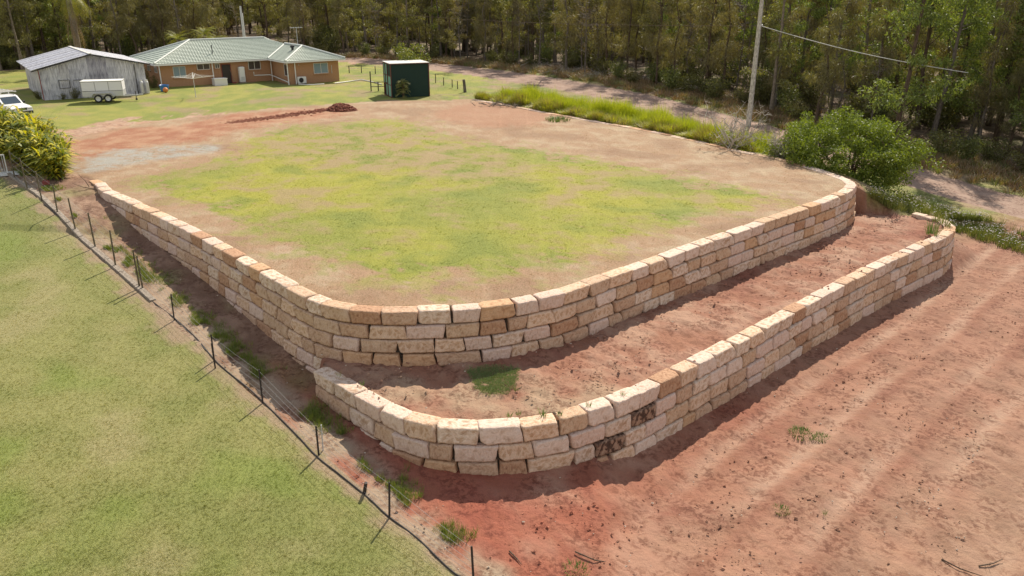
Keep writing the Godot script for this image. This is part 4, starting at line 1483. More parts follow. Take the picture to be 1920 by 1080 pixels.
	for q in [0.7, 1.0, 1.3, 1.6, 1.9]:
		g = Geo.new()
		for k in 4:
			var a: Vector3 = Vector3(cos(TAU * k / 4), 0, sin(TAU * k / 4)) * q + Vector3(0, 1.8 + 0.2 * q / 1.95, 0)
			var b: Vector3 = Vector3(cos(TAU * (k + 1) / 4), 0, sin(TAU * (k + 1) / 4)) * q + Vector3(0, 1.8 + 0.2 * q / 1.95, 0)
			g.tube([a, b], [0.008, 0.008], 4)
		put("line", g, M.white, hh)
	# heap of dark red earth, its clods, and the berm of clods beside it
	var mp := on_level(640, 206, 0.0)
	var r := RandomNumberGenerator.new()
	r.seed = 41
	var heap := thing("earth_heap", "small heap of dark red earth clods at the end of the clay berm", "earth heap", Vector3(mp.x, height(mp.x, mp.z), mp.z))
	g = Geo.new()
	g.use_color = true
	for k in 620:
		var a := r.randf() * TAU
		var d := sqrt(r.randf())
		var p := Vector3(cos(a) * d * 1.35, (1.0 - d * d) * 0.62 * r.randf_range(0.75, 1.0), sin(a) * d * 0.9)
		clod(g, p, r.randf_range(0.05, 0.16), r, Color(0.17, 0.055, 0.035).lerp(Color(0.26, 0.10, 0.06), r.randf()))
	put("clods", g, M.clod, heap)
	g = Geo.new()
	g.lathe([Vector2(1.4, -0.1), Vector2(0.9, 0.22), Vector2(0.4, 0.48), Vector2(0, 0.56)], Vector3.ZERO, Basis.from_scale(Vector3(1, 1, 0.68)), 14)
	put("core", g, mat(lin(0.18, 0.06, 0.04), 0.98), heap)
	g = Geo.new()
	g.use_color = true
	var a0 := on_level(432, 229, 0.0)
	var a1 := on_level(500, 221, 0.0)
	var a2 := on_level(615, 205, 0.0)
	for k in 1500:
		var s := r.randf()
		var p := a0.lerp(a1, s * 2.0) if s < 0.5 else a1.lerp(a2, s * 2.0 - 1.0)
		p += Vector3(r.randfn(), 0, r.randfn()) * (0.28 + 0.12 * s)
		p.y = height(p.x, p.z) + r.randf() * 0.1 * s
		clod(g, p, r.randf_range(0.03, 0.1) * (0.7 + s * 0.5), r, Color(0.20, 0.065, 0.04).lerp(Color(0.33, 0.14, 0.085), r.randf()))
	var bm := put("clay_berm", g, M.clod, self)
	tag(bm, "low ridge of dark red clay clods between lawn and platform", "clay clods", "", "stuff")

func clod(g: Geo, p: Vector3, s: float, r: RandomNumberGenerator, col: Color):
	g.col = col
	var v := []
	for q in [Vector3(0, 1, 0), Vector3(1, 0, 0), Vector3(0, 0, 1), Vector3(-1, 0, 0), Vector3(0, 0, -1), Vector3(0, -1, 0)]:
		v.append(p + (q + Vector3(r.randf_range(-0.3, 0.3), r.randf_range(-0.25, 0.25), r.randf_range(-0.3, 0.3))) * s * Vector3(1, 0.7, 1))
	for k in 4:
		var k2 := (k + 1) % 4 + 1
		g.flat(v[0], v[k + 1], v[k2], (v[0] + v[k + 1] + v[k2]) / 3.0 - p)
		g.flat(v[5], v[k + 1], v[k2], (v[5] + v[k + 1] + v[k2]) / 3.0 - p)

# ---------------------------------------------------------------- green shade house
func build_green_house():
	var o := Vector3(-11.85, -0.1, -77.95)
	var t := thing("green_shade_house", "dark green shade cloth house with a rusty frame and pale roof", "shade house", o, deg_to_rad(22.0))
	var W := 3.85
	var D := 3.0
	var Hh := 3.2
	var g := Geo.new()
	for i in 10:
		for j in 8:
			var f := func(a: int, b: int) -> Vector3:
				return Vector3(W * a / 10.0, Hh * b / 8.0, 0.05 * sin(a * 1.9 + b) * sin(PI * a / 10.0) * 0.6)
			g.quad(f.call(i, j), f.call(i + 1, j), f.call(i + 1, j + 1), f.call(i, j + 1), Vector3.BACK)
	put("shade_cloth", g, M.shade_cloth, t)
	g = Geo.new()
	g.quad(Vector3(W, 0, 0), Vector3(W, 0, -D), Vector3(W, Hh, -D), Vector3(W, Hh, 0), Vector3.RIGHT)
	put("shade_cloth", g, M.shade_cloth, t)
	g = Geo.new()
	g.quad(Vector3(0, 0, -D), Vector3(W, 0, -D), Vector3(W, Hh, -D), Vector3(0, Hh, -D), Vector3.FORWARD)
	put("shade_cloth", g, M.shade_cloth, t)
	for q in [Vector3(0, 0, 0.03), Vector3(W, 0, 0.03), Vector3(0, 0, -D), Vector3(W, 0, -D), Vector3(-0.02, 0, -D * 0.45), Vector3(-0.02, 0, -D * 0.75)]:
		g = Geo.new()
		g.box(q + Vector3(0, Hh * 0.5, 0), Vector3(0.08, Hh, 0.08))
		put("post", g, M.red_steel, t)
	for q in [0.05, 1.2, 2.05]:
		g = Geo.new()
		g.bar(Vector3(-0.02, q, 0.0), Vector3(-0.02, q, -D), 0.06, 0.06)
		put("rail", g, M.red_steel, t)
	for q in [[-0.1, -1.25, 0.1, 2.0], [-1.45, -2.2, 0.1, 1.15], [-2.3, -2.95, 1.25, 3.1], [-1.45, -2.2, 1.3, 3.1]]:
		g = Geo.new()
		g.box(Vector3(0.02, (q[2] + q[3]) * 0.5, (q[0] + q[1]) * 0.5), Vector3(0.02, q[3] - q[2], absf(q[1] - q[0])))
		put("side_panel", g, M.green_panel, t)
	g = Geo.new()
	g.box(Vector3(0.02, 2.6, -0.68), Vector3(0.02, 1.1, 1.15))
	put("side_panel", g, M.shade_cloth, t)
	g = Geo.new()
	g.box(Vector3(W * 0.5, Hh + 0.05, -D * 0.5), Vector3(W + 0.16, 0.06, D + 0.2))
	put("roof_sheet", g, M.offwhite, t)
	g = Geo.new()
	for s in [[Vector3(-0.08, Hh + 0.01, 0.1), Vector3(W + 0.08, Hh + 0.01, 0.1)], [Vector3(-0.08, Hh + 0.01, 0.1), Vector3(-0.08, Hh + 0.01, -D - 0.1)]]:
		g.bar(s[0], s[1], 0.04, 0.06)
	put("roof_edge", g, M.red_steel, t)
	# little gate frame at its left
	var gp := on_level(696, 171, -0.05)
	var gt := thing("gate_frame", "pair of dark posts joined by rails beside the shade house", "gate", gp, 0.2)
	for q in [[0.0, 2.0], [0.75, 0.95]]:
		g = Geo.new()
		g.box(Vector3(q[0], q[1] * 0.5, 0), Vector3(0.11, q[1], 0.11))
		put("post", g, M.star, gt)
	for y in [0.9, 0.45]:
		g = Geo.new()
		g.bar(Vector3(0.0, y, 0), Vector3(1.9, y, -0.15), 0.06, 0.07)
		put("rail", g, M.bark_pale, gt)

# ---------------------------------------------------------------- fences
func build_fences():
	var r := RandomNumberGenerator.new()
	r.seed = 77
	var g: Geo
	var f := thing("wire_fence", "post and wire fence between the mown lawn and the sandstone wall", "fence")
	var posts := [[888, 1085, 890, 1040, 1], [730, 970, 735, 905, 1], [598, 853, 605, 797, 1], [493, 755, 489, 692, 1], [404, 690, 409, 640, 1], [402, 676, 406, 625, 1], [327, 600, 325, 550, 1], [268, 543, 262, 478, 0], [262, 540, 255, 468, 0], [217, 500, 211, 431, 0], [179, 465, 172, 398, 0], [142, 432, 134, 371, 0], [108, 400, 104, 345, 0], [79, 377, 77, 320, 0], [52, 355, 47, 295, 0], [28, 335, 24, 280, 0]]
	var tops := []
	for q in posts:
		var p := on_ground(q[0], q[1])
		var h := clampf(tall(p, q[2], q[3]), 0.95, 1.75)
		var rr := ray(q[2], q[3])
		var tip := p + Vector3(r.randf_range(-0.06, 0.06), h, r.randf_range(-0.06, 0.06))
		g = Geo.new()
		if q[4] == 1:
			g.tube([p - Vector3(0, 0.1, 0), tip], [0.034, 0.032], 3)
		else:
			g.tube([p - Vector3(0, 0.1, 0), tip], [0.038, 0.034], 7)
		put("post", g, M.star if q[4] == 1 else M.post_wood, f)
		if q[0] != 404 and q[0] != 262:
			tops.append([p, tip])
	var p2 := on_ground(683, 925)
	g = Geo.new()
	g.tube([p2, p2 + Vector3(0.08, 0.38, 0.05)], [0.06, 0.05], 6)
	put("stump_post", g, M.star, f)
	var p3 := on_ground(606, 846)
	g = Geo.new()
	g.tube([p3, p3 + Vector3(0.02, 0.9, 0)], [0.02, 0.02], 6)
	put("sleeve", g, M.galv, f)
	for lv in [0.12, 0.3, 0.5, 0.72, 0.94]:
		g = Geo.new()
		var pts := []
		var rad := []
		for i in tops.size():
			var a: Vector3 = tops[i][0]
			var b: Vector3 = tops[i][1]
			var w := a.lerp(b, lv)
			if i > 0:
				pts.append((pts[pts.size() - 1] + w) * 0.5 - Vector3(0, 0.035, 0))
				rad.append(0.0045)
			pts.append(w)
			rad.append(0.0045)
		g.tube(pts, rad, 4)
		put("wire", g, M.wire, f)
	# concrete edging in lengths along the far half
	var d := (FENCE_B - FENCE_A).normalized()
	var side := Vector2(-d.y, d.x) * -1.0
	var e0 := on_ground(283, 567)
	var along := (Vector2(e0.x, e0.z) - FENCE_A).dot(d)
	var ed := thing("concrete_edging", "grey concrete edging laid in lengths along the fence beside the lawn", "edging")
	var s := along
	while s > 0.0:
		var len := 1.75
		var a := FENCE_A + d * (s - len) + fence_offset(s - len)
		var b := FENCE_A + d * s + fence_offset(s)
		g = Geo.new()
		var pa := Vector3(a.x, height(a.x, a.y) + 0.02, a.y)
		var pb := Vector3(b.x, height(b.x, b.y) + 0.02, b.y)
		var x := (pb - pa).normalized()
		var z := x.cross(Vector3.UP).normalized()
		g.soft_box((pa + pb) * 0.5, Vector3(len - 0.03, 0.14, 0.24), 0.015, Basis(x, z.cross(x), z))
		put("slab", g, M.concrete, ed)
		s -= len
	# black pipe along the foot of the fence
	g = Geo.new()
	var pts := []
	var rad := []
	var px := [[900, 1100], [850, 1075], [780, 1010], [730, 968], [690, 935], [640, 893], [597, 858], [560, 818], [520, 782], [470, 733], [410, 683], [370, 636], [327, 598], [292, 570], [265, 545], [217, 503], [180, 468], [142, 435], [108, 403], [79, 379]]
	for q in px:
		var p := on_ground(q[0], q[1])
		pts.append(p + Vector3(r.randf_range(-0.05, 0.05), 0.045, 0))
	var sm := []
	for i in pts.size() - 1:
		for k in 4:
			var q: Vector3 = pts[i].cubic_interpolate(pts[i + 1], pts[max(i - 1, 0)], pts[min(i + 2, pts.size() - 1)], k / 4.0)
			q.y = height(q.x, q.z) + 0.018
			sm.append(q)
			rad.append(0.024)
	g.tube(sm, rad, 7)
	tag(put("black_pipe", g, M.black_pipe, self), "black poly pipe snaking along the foot of the wire fence", "pipe")
	# fence beyond the yard and its gate post
	var f2 := thing("paddock_fence", "thin post and wire fence between the house and the dirt road", "fence")
	var last := []
	for q in [[655, 137, 124], [678, 137, 123], [704, 139, 124], [817, 156, 138], [832, 160, 145], [848, 164, 149], [858, 167, 152]]:
		var p := on_level(q[0], q[1], -0.05)
		var h := tall(p, q[0], q[2])
		g = Geo.new()
		g.tube([p, p + Vector3(0, h, 0)], [0.06, 0.05], 6)
		put("post", g, M.star if q[0] < 800 else M.post_wood, f2)
		last.append([p, h])
	for lv in [0.35, 0.65, 0.95]:
		for i in last.size() - 1:
			g = Geo.new()
			g.tube([last[i][0] + Vector3(0, last[i][1] * lv, 0), last[i + 1][0] + Vector3(0, last[i + 1][1] * lv, 0)], [0.008, 0.008], 4)
			put("wire", g, M.wire, f2)
	var sp := on_level(872, 172, -0.1)
	g = Geo.new()
	g.tube([sp - Vector3(0, 0.1, 0), sp + Vector3(-0.05, 0.6, 0), sp + Vector3(-0.12, 1.25, 0)], [0.17, 0.16, 0.14], 9)
	tag(put("strainer_post", g, M.bark_grey, self), "stout weathered strainer post at the end of the paddock fence", "post")
	# white slatted gate and a pale sheet at the lawn's far corner
	var gp := on_ground(2, 330)
	var gate := thing("white_gate", "white framed gate at the far corner of the lawn", "gate", gp, 0.6)
	g = Geo.new()
	for q in [[Vector3(-1.0, 0.1, 0), Vector3(0.35, 0.1, 0)], [Vector3(-1.0, 1.2, 0), Vector3(0.35, 1.2, 0)], [Vector3(0.35, 0.0, 0), Vector3(0.35, 1.22, 0)], [Vector3(-1.0, 0.0, 0), Vector3(-1.0, 1.22, 0)]]:
		g.bar(q[0], q[1], 0.05, 0.06)
	put("frame", g, M.white, gate)
	for k in 9:
		g = Geo.new()
		g.box(Vector3(-0.88 + 0.14 * k, 0.65, 0), Vector3(0.03, 1.08, 0.02))
		put("bar", g, M.galv, gate)
	var sh := on_ground(10, 328)
	g = Geo.new()
	g.soft_box(Vector3(0, 0.06, 0), Vector3(1.5, 0.06, 0.9), 0.02, Basis(Vector3.UP, 0.5) * Basis(Vector3.RIGHT, 0.05))
	var so := put("pale_board", g, M.offwhite, self)
	so.position = sh
	tag(so, "pale flat board lying on the lawn below the white gate", "board")
	var rb := on_ground(87, 347)
	g = Geo.new()
	g.soft_box(Vector3(0, 0.12, 0), Vector3(0.36, 0.24, 0.26), 0.04, Basis(Vector3.UP, 0.4))
	g.tube([Vector3(-0.14, 0.24, 0), Vector3(0, 0.31, 0), Vector3(0.14, 0.24, 0)], [0.02, 0.02, 0.02], 5)
	var ro := put("red_container", g, M.brown_red, self)
	ro.position = rb
	tag(ro, "small red container lying behind the fence near the shrubs", "container")

func fence_offset(s: float) -> Vector2:
	var d := (FENCE_B - FENCE_A).normalized()
	return Vector2(d.y, -d.x) * -0.22

# ---------------------------------------------------------------- power pole
func build_pole():
	var b := on_ground(1403, 236)
	var t := thing("utility_pole", "tall pale timber power pole beside the dirt road", "power pole", b)
	var g := Geo.new()
	g.tube([Vector3(0, -0.3, 0), Vector3(0, 5.0, 0), Vector3(0, 12.0, 0)], [0.24, 0.21, 0.16], 12)
	put("shaft", g, M.pole_wood, t)
	g = Geo.new()
	g.bar(Vector3(-1.1, 11.3, 0.2), Vector3(1.1, 11.3, 0.2), 0.1, 0.12)
	put("crossarm", g, M.pole_wood, t)
	var wy := tall(b, 1429, 49)
	g = Geo.new()
	g.lathe([Vector2(0.03, 0), Vector2(0.07, 0.03), Vector2(0.05, 0.08), Vector2(0.07, 0.12), Vector2(0.0, 0.16)], Vector3(0.25, wy, 0), Basis.IDENTITY, 8)
	put("insulator", g, M.white, t)
	# cable to the right, and on to the left
	var a := b + Vector3(0.2, wy, 0)
	var cr := ray(1800, 133)
	var e := Vector3(0, EYE_H, 0) + cr * (66.0 / -cr.z)
	e = a + (e - a) * 1.04
	g = Geo.new()
	var pts := []
	var rad := []
	for k in 13:
		var s := k / 12.0
		var p := a.lerp(e, s)
		p.y -= sin(PI * s) * 0.35
		pts.append(p); rad.append(0.032)
	g.tube(pts, rad, 5)
	tag(put("power_cable", g, M.cable, self), "pale power cable sloping from the pole into the forest trees", "cable")
	var a2 := b + Vector3(-0.2, wy, 0)
	var e2 := Vector3(-30, wy - 0.2, -112.0)
	g = Geo.new()
	pts = []; rad = []
	for k in 15:
		var s := k / 14.0
		var p := a2.lerp(e2, s)
		p.y -= sin(PI * s) * 0.9
		pts.append(p); rad.append(0.016)
	g.tube(pts, rad, 4)
	tag(put("power_cable", g, M.bark, self), "thin dark cable running from the pole along the road toward the house", "cable")
	# grey pole behind the house
	var hp := Vector3(-36.0, 0, -109.0)
	var t2 := thing("grey_pole", "slim grey pole rising behind the house roof", "pole", hp)
	g = Geo.new()
	var top := tall(hp, 505, 11)
	g.tube([Vector3.ZERO, Vector3(0, top, 0)], [0.17, 0.13], 9)
	put("shaft", g, M.galv, t2)
	g = Geo.new()
	g.tube([Vector3(0.22, 1.0, 0.1), Vector3(0.22, top - 0.9, 0.1)], [0.045, 0.045], 6)
	put("conduit", g, M.white, t2)

# ---------------------------------------------------------------- plants
func rand_dir(r: RandomNumberGenerator) -> Vector3:
	return Vector3(r.randfn(), r.randfn(), r.randfn()).normalized()

func leaves(g: Geo, c: Vector3, rad: Vector3, n: int, size: float, slim: float, r: RandomNumberGenerator, c0: Color, c1: Color, droop := 0.0, shell := 0.0):
	for k in n:
		var d := rand_dir(r)
		var q := pow(r.randf(), 0.33) if shell <= 0.0 else lerpf(shell, 1.0, pow(r.randf(), 0.7))
		var p := c + d * q * rad
		var al := (rand_dir(r) + Vector3(0, -droop, 0) + d * 0.4).normalized()
		var sd := al.cross(rand_dir(r)).normalized()
		var s := size * r.randf_range(0.65, 1.35)
		g.col = c0.lerp(c1, r.randf())
		var up := al.cross(sd)
		if up.dot(d) < 0:
			up = -up
		g.leaf(p, al * s, sd * s * slim, up)

func limb(g: Geo, a: Vector3, dir: Vector3, len: float, r0: float, r: RandomNumberGenerator, bend := 0.25, sides := 5, rise := 0.0) -> Array:
	var pts := [a]
	var rad := [r0]
	var d := dir.normalized()
	var n := 4
	for k in n:
		d = (d + rand_dir(r) * bend + Vector3(0, rise, 0)).normalized()
		pts.append(pts[k] + d * len / n)
		rad.append(r0 * (1.0 - 0.8 * (k + 1) / float(n)))
	g.tube(pts, rad, sides, false)
	return pts

# kinds: gum, oak (fine drooping needles), dead (bare), shrub
func tree_shapes(kind: String, sd: int) -> Dictionary:
	var r := RandomNumberGenerator.new()
	r.seed = sd
	var w := Geo.new()
	var l := Geo.new()
	l.use_color = true
	match kind:
		"gum", "green":
			var h := r.randf_range(14, 18)
			var pts := []; var rad := []
			var lean := Vector3(r.randf_range(-0.07, 0.07), 1, r.randf_range(-0.07, 0.07))
			for k in 7:
				pts.append(lean * h * k / 6.0 + Vector3(r.randfn(), 0, r.randfn()) * 0.14 * k / 6.0)
				rad.append(lerpf(0.2, 0.05, k / 6.0) * (1.35 if k == 0 else 1.0))
			w.tube(pts, rad, 8, false)
			var c0 := Color(0.14, 0.145, 0.05).lerp(Color(0.18, 0.145, 0.06), r.randf()); var c1 := Color(0.34, 0.30, 0.12).lerp(Color(0.29, 0.31, 0.095), r.randf())
			if kind == "green":
				c0 = Color(0.13, 0.18, 0.045); c1 = Color(0.32, 0.38, 0.11)
			for k in 24:
				var t := r.randf_range(0.12, 1.0)
				var a: Vector3 = lean * h * t
				var an := r.randf() * TAU
				var ln := lerpf(3.0, 1.8, t) * r.randf_range(0.6, 1.2)
				var br := limb(w, a, Vector3(cos(an), r.randf_range(0.2, 0.9), sin(an)), ln, 0.05, r, 0.3, 4)
				for q in [2, 3, 4]:
					leaves(l, br[q] + rand_dir(r) * 0.3, Vector3(0.75, 0.5, 0.75) * r.randf_range(0.6, 1.2), 95, 0.26, 0.17, r, c0, c1, 0.9)
		"oak":
			var h := r.randf_range(11, 15)
			var pts := []; var rad := []
			for k in 6:
				pts.append(Vector3(r.randfn() * 0.08 * k, h * k / 5.0, r.randfn() * 0.08 * k))
				rad.append(lerpf(0.16, 0.03, k / 5.0))
			w.tube(pts, rad, 7, false)
			var c0 := Color(0.13, 0.125, 0.055).lerp(Color(0.15, 0.11, 0.06), r.randf()); var c1 := Color(0.30, 0.27, 0.13)
			for k in 30:
				var t := r.randf_range(0.14, 1.0)
				var an := r.randf() * TAU
				var br := limb(w, Vector3(0, h * t, 0), Vector3(cos(an), r.randf_range(0.3, 1.2), sin(an)), lerpf(2.6, 1.0, t) * r.randf_range(0.7, 1.1), 0.03, r, 0.25, 4)
				for q in [2, 3, 4]:
					leaves(l, br[q], Vector3(0.55, 0.5, 0.55), 60, 0.46, 0.04, r, c0, c1, 1.1)
		"dead":
			var h := r.randf_range(7, 11)
			w.tube([Vector3.ZERO, Vector3(r.randfn() * 0.2, h * 0.5, r.randfn() * 0.2), Vector3(r.randfn() * 0.5, h, r.randfn() * 0.5)], [0.11, 0.07, 0.015], 6, false)
			for k in 26:
				var t := r.randf_range(0.12, 0.95)
				var an := r.randf() * TAU
				var br := limb(w, Vector3(0, h * t, 0), Vector3(cos(an), r.randf_range(0.1, 1.0), sin(an)), r.randf_range(1.0, 2.6), 0.028, r, 0.35, 3)
				for q in 6:
					limb(w, br[1 + r.randi() % 4], rand_dir(r) + Vector3(0, 0.3, 0), r.randf_range(0.4, 1.1), 0.012, r, 0.4, 3)
			for k in 12:
				leaves(l, Vector3(r.randfn() * 0.8, h * r.randf_range(0.3, 0.95), r.randfn() * 0.8), Vector3(0.5, 0.4, 0.5), 40, 0.2, 0.12, r, Color(0.13, 0.09, 0.045), Color(0.20, 0.14, 0.07), 0.8)
		"shrub":
			var h := r.randf_range(2.2, 3.8)
			var c0 := Color(0.09, 0.115, 0.035).lerp(Color(0.09, 0.07, 0.03), r.randf())
			var c1 := Color(0.24, 0.27, 0.08).lerp(Color(0.20, 0.15, 0.07), r.randf() * 0.7)
			for k in 9:
				var an := r.randf() * TAU
				var br := limb(w, Vector3(r.randfn() * 0.15, 0, r.randfn() * 0.15), Vector3(cos(an) * 0.5, 1, sin(an) * 0.5), h * r.randf_range(0.6, 1.0), 0.035, r, 0.2, 4)
				for q in [1, 2, 3, 4]:
					leaves(l, br[q], Vector3(0.6, 0.45, 0.6) * r.randf_range(0.7, 1.2), 70, 0.19, 0.22, r, c0, c1, 0.2)
	return {"wood": w.mesh(), "leaf": l.mesh()}

func plant_tree(called: String, sh: Dictionary, bark: Material, at: Vector3, turn: float, sc: float, label: String, category: String, group := "", stem := "trunk", top := "crown") -> Node3D:
	var t := thing(called, label, category, at, turn, group)
	t.scale = Vector3.ONE * sc
	put(stem, sh.wood, bark, t)
	put(top, sh.leaf, M.leaf, t)
	return t

func frond(g: Geo, a: Vector3, dir: Vector3, len: float, r: RandomNumberGenerator, c0: Color, c1: Color, leaf_len: float, n := 16, sag := 0.5):
	# an arching rib with leaflets to both sides
	var d := dir.normalized()
	var p := a
	for k in n:
		var t := k / float(n)
		d = (d + Vector3(0, -sag / n * 2.0, 0)).normalized()
		var q := p + d * len / n
		var sd := d.cross(Vector3.UP).normalized()
		g.col = c0.lerp(c1, r.randf())
		for s in [-1.0, 1.0]:
			var ll := leaf_len * sin(PI * (0.15 + 0.8 * t)) * r.randf_range(0.8, 1.15)
			var al: Vector3 = (sd * s + d * 0.7 + Vector3(0, -0.25, 0)).normalized() * ll
			g.leaf(q, al, d * 0.035 * clampf(ll * 2.0, 0.5, 1.6), Vector3.UP)
		g.leaf(p, (q - p) * 1.1, sd * 0.025, Vector3.UP)
		p = q

func strap_plant(sd: int, h: float, n: int, c: Array) -> Dictionary:
	var r := RandomNumberGenerator.new()
	r.seed = sd
	var w := Geo.new()
	var l := Geo.new()
	l.use_color = true
	for k in n:
		var an := r.randf() * TAU
		var lean := r.randf_range(0.05, 0.65)
		var hh := h * r.randf_range(0.4, 1.0)
		var br := limb(w, Vector3(r.randfn() * 0.2, 0, r.randfn() * 0.2), Vector3(cos(an) * lean, 1, sin(an) * lean), hh, 0.022, r, 0.12, 4)
		for q in range(1, 5):
			for m in 6:
				var d := (rand_dir(r) * Vector3(1, 0.4, 1) + Vector3(0, 0.55, 0)).normalized()
				var ln := r.randf_range(0.5, 1.05)
				var side := d.cross(Vector3.UP).normalized() * ln * 0.075
				l.col = (c[r.randi() % c.size()] as Color).lerp(c[r.randi() % c.size()], r.randf() * 0.4)
				var p: Vector3 = br[q].lerp(br[q - 1], r.randf())
				var mid := p + d * ln * 0.5
				var tip := mid + (d + Vector3(0, -0.7, 0)).normalized() * ln * 0.5
				var up := side.cross(d).normalized()
				if up.y < 0: up = -up
				l.flat(p, mid + side, mid - side, up)
				l.flat(mid + side, tip, mid - side, up)
	return {"wood": w.mesh(), "leaf": l.mesh()}

func build_plants():
	var r := RandomNumberGenerator.new()
	r.seed = 500
	# broad green tree by the terrace end
	var b := on_level(1606, 374, -2.7)
	b.y = height(b.x, b.z)
	var w := Geo.new()
	var l := Geo.new()
	l.use_color = true
	var cw := 4.2
	for k in 7:
		var an := r.randf() * TAU
		var br := limb(w, Vector3(r.randfn() * 0.2 - 0.4, 0, r.randfn() * 0.2), Vector3(cos(an) * 0.7, 1, sin(an) * 0.7), r.randf_range(3.0, 4.5), 0.12, r, 0.2, 6)
		for q in 8:
			limb(w, br[1 + r.randi() % 4], rand_dir(r) + Vector3(0, 0.5, 0), r.randf_range(1.2, 2.4), 0.04, r, 0.3, 4)
	for k in 420:
		# clumps lie on an uneven dome, open below
		var an := r.randf() * TAU
		var el := asin(r.randf_range(-0.55, 1.0))
		var d := Vector3(cos(an) * cos(el), sin(el), sin(an) * cos(el))
		var q := r.randf_range(0.62, 1.0)
		var bump := 1.0 + 0.5 * n_blob.get_noise_3d(d.x * 9.0, d.y * 9.0, d.z * 9.0)
		var c := Vector3(-1.3, 1.7, 0) + d * Vector3(cw, 3.0, cw) * q * bump
		leaves(l, c, Vector3(0.55, 0.34, 0.55) * r.randf_range(0.7, 1.25), 150, 0.13, 0.28, r, Color(0.10, 0.145, 0.018), Color(0.25, 0.31, 0.045), 0.15)
	plant_tree("broad_green_tree", {"wood": w.mesh(), "leaf": l.mesh()}, M.bark, b, 0.0, 1.0, "broad rounded bright green tree beside the end of the upper wall", "tree")
	# bare grey shrub below the pole
	for q in [[1372, 280, 3.4, 2.9, "bare grey branching shrub standing by the power pole"], [1462, 296, 1.5, 1.4, "small sparse twiggy shrub at the wall edge beside the green tree"]]:
		b = on_ground(q[0], q[1])
		w = Geo.new()
		l = Geo.new(); l.use_color = true
		for k in 12:
			var an := r.randf() * TAU
			var br := limb(w, Vector3(r.randfn() * 0.12, -0.1, r.randfn() * 0.12), Vector3(cos(an) * 1.0, 0.9, sin(an) * 1.0), q[3] * r.randf_range(0.7, 1.25), 0.05, r, 0.28, 5, 0.1)
			for m in 9:
				var b2 := limb(w, br[1 + r.randi() % 4], rand_dir(r) + Vector3(0, 0.55, 0), r.randf_range(0.5, 1.2), 0.026, r, 0.4, 4)
				for e in 4:
					limb(w, b2[1 + r.randi() % 4], rand_dir(r) + Vector3(0, 0.4, 0), r.randf_range(0.25, 0.6), 0.013, r, 0.4, 3)
		leaves(l, Vector3(0, q[2] * 0.2, 0), Vector3(q[3] * 0.7, 0.4, q[3] * 0.7), 160, 0.14, 0.25, r, Color(0.12, 0.17, 0.05), Color(0.24, 0.28, 0.10))
		plant_tree("bare_shrub", {"wood": w.mesh(), "leaf": l.mesh()}, M.twig, b, 0.0, 1.0, q[4], "shrub", "", "branches", "leaf_tufts")
	# yellow and green leaved shrubs at the lawn's far corner
	var cc := [Color(0.13, 0.18, 0.02), Color(0.22, 0.26, 0.03), Color(0.55, 0.50, 0.04), Color(0.66, 0.58, 0.05), Color(0.11, 0.14, 0.025)]
	var variants := [strap_plant(61, 2.1, 30, cc), strap_plant(62, 2.3, 32, cc), strap_plant(63, 1.7, 26, cc)]
	var spots := [[108, 335, 0.85], [88, 322, 1.0], [112, 308, 1.0], [66, 315, 1.05], [85, 296, 1.1], [42, 303, 1.1], [60, 288, 1.15], [18, 296, 1.15], [30, 276, 1.2], [4, 280, 1.2], [-20, 285, 1.2], [8, 262, 1.15]]
	for i in spots.size():
		var q: Array = spots[i]
		plant_tree("variegated_shrub", variants[i % 3], M.bark, on_ground(q[0], q[1]), r.randf() * TAU, q[2] * 1.2, "yellow and green strap leaved shrub in the clump behind the fence corner", "shrub", "variegated shrubs at the lawn corner", "stems", "foliage")
	# bush behind the shade house, plant before it
	b = Vector3(-10.6, -0.1, -84.0)
	w = Geo.new(); l = Geo.new(); l.use_color = true
	for k in 9:
		var an := r.randf() * TAU
		var br := limb(w, Vector3.ZERO, Vector3(cos(an) * 0.4, 1, sin(an) * 0.4), r.randf_range(3.0, 4.4), 0.06, r, 0.15, 5)
		for q in [2, 3, 4]:
			leaves(l, br[q], Vector3(0.8, 0.6, 0.8), 150, 0.22, 0.28, r, Color(0.09, 0.12, 0.02), Color(0.24, 0.25, 0.06))
	plant_tree("leafy_bush", {"wood": w.mesh(), "leaf": l.mesh()}, M.bark, b, 0.0, 1.0, "tall leafy bush rising behind the green shade house", "bush", "", "stems", "foliage")
	w = Geo.new(); l = Geo.new(); l.use_color = true
	b = on_ground(757, 184)
	for k in 60:
		var an := r.randf() * TAU
		frond(l, Vector3(0, r.randf_range(0.2, 1.6), 0), Vector3(cos(an), r.randf_range(0.3, 1.6), sin(an)), r.randf_range(0.6, 1.0), r, Color(0.16, 0.18, 0.04), Color(0.40, 0.38, 0.14), 0.36, 9, 0.8)
	w.tube([Vector3.ZERO, Vector3(0.05, 1.4, 0)], [0.09, 0.06], 7)
	plant_tree("young_palm", {"wood": w.mesh(), "leaf": l.mesh()}, M.bark, b + Vector3(0, 0, 0.25), 0.0, 1.0, "small arching palm growing against the green shade house", "palm", "", "stem", "fronds")
	# palms behind the house
	for q in [[-45.5, -110.0, 6.4, "middle sized yellow green palm behind the house roof"], [-42.2, -111.0, 7.4, "tallest yellow green palm behind the house roof"], [-40.2, -109.5, 5.6, "shortest yellow green palm behind the house roof"]]:
		w = Geo.new(); l = Geo.new(); l.use_color = true
		w.tube([Vector3.ZERO, Vector3(0.1, q[2] * 0.55, 0)], [0.15, 0.1], 8)
		for k in 30:
			var an := r.randf() * TAU
			frond(l, Vector3(0.1, q[2] * 0.55, 0), Vector3(cos(an), r.randf_range(0.3, 2.0), sin(an)), r.randf_range(1.7, 2.6), r, Color(0.16, 0.20, 0.03), Color(0.36, 0.34, 0.06), 0.5, 14, 0.75)
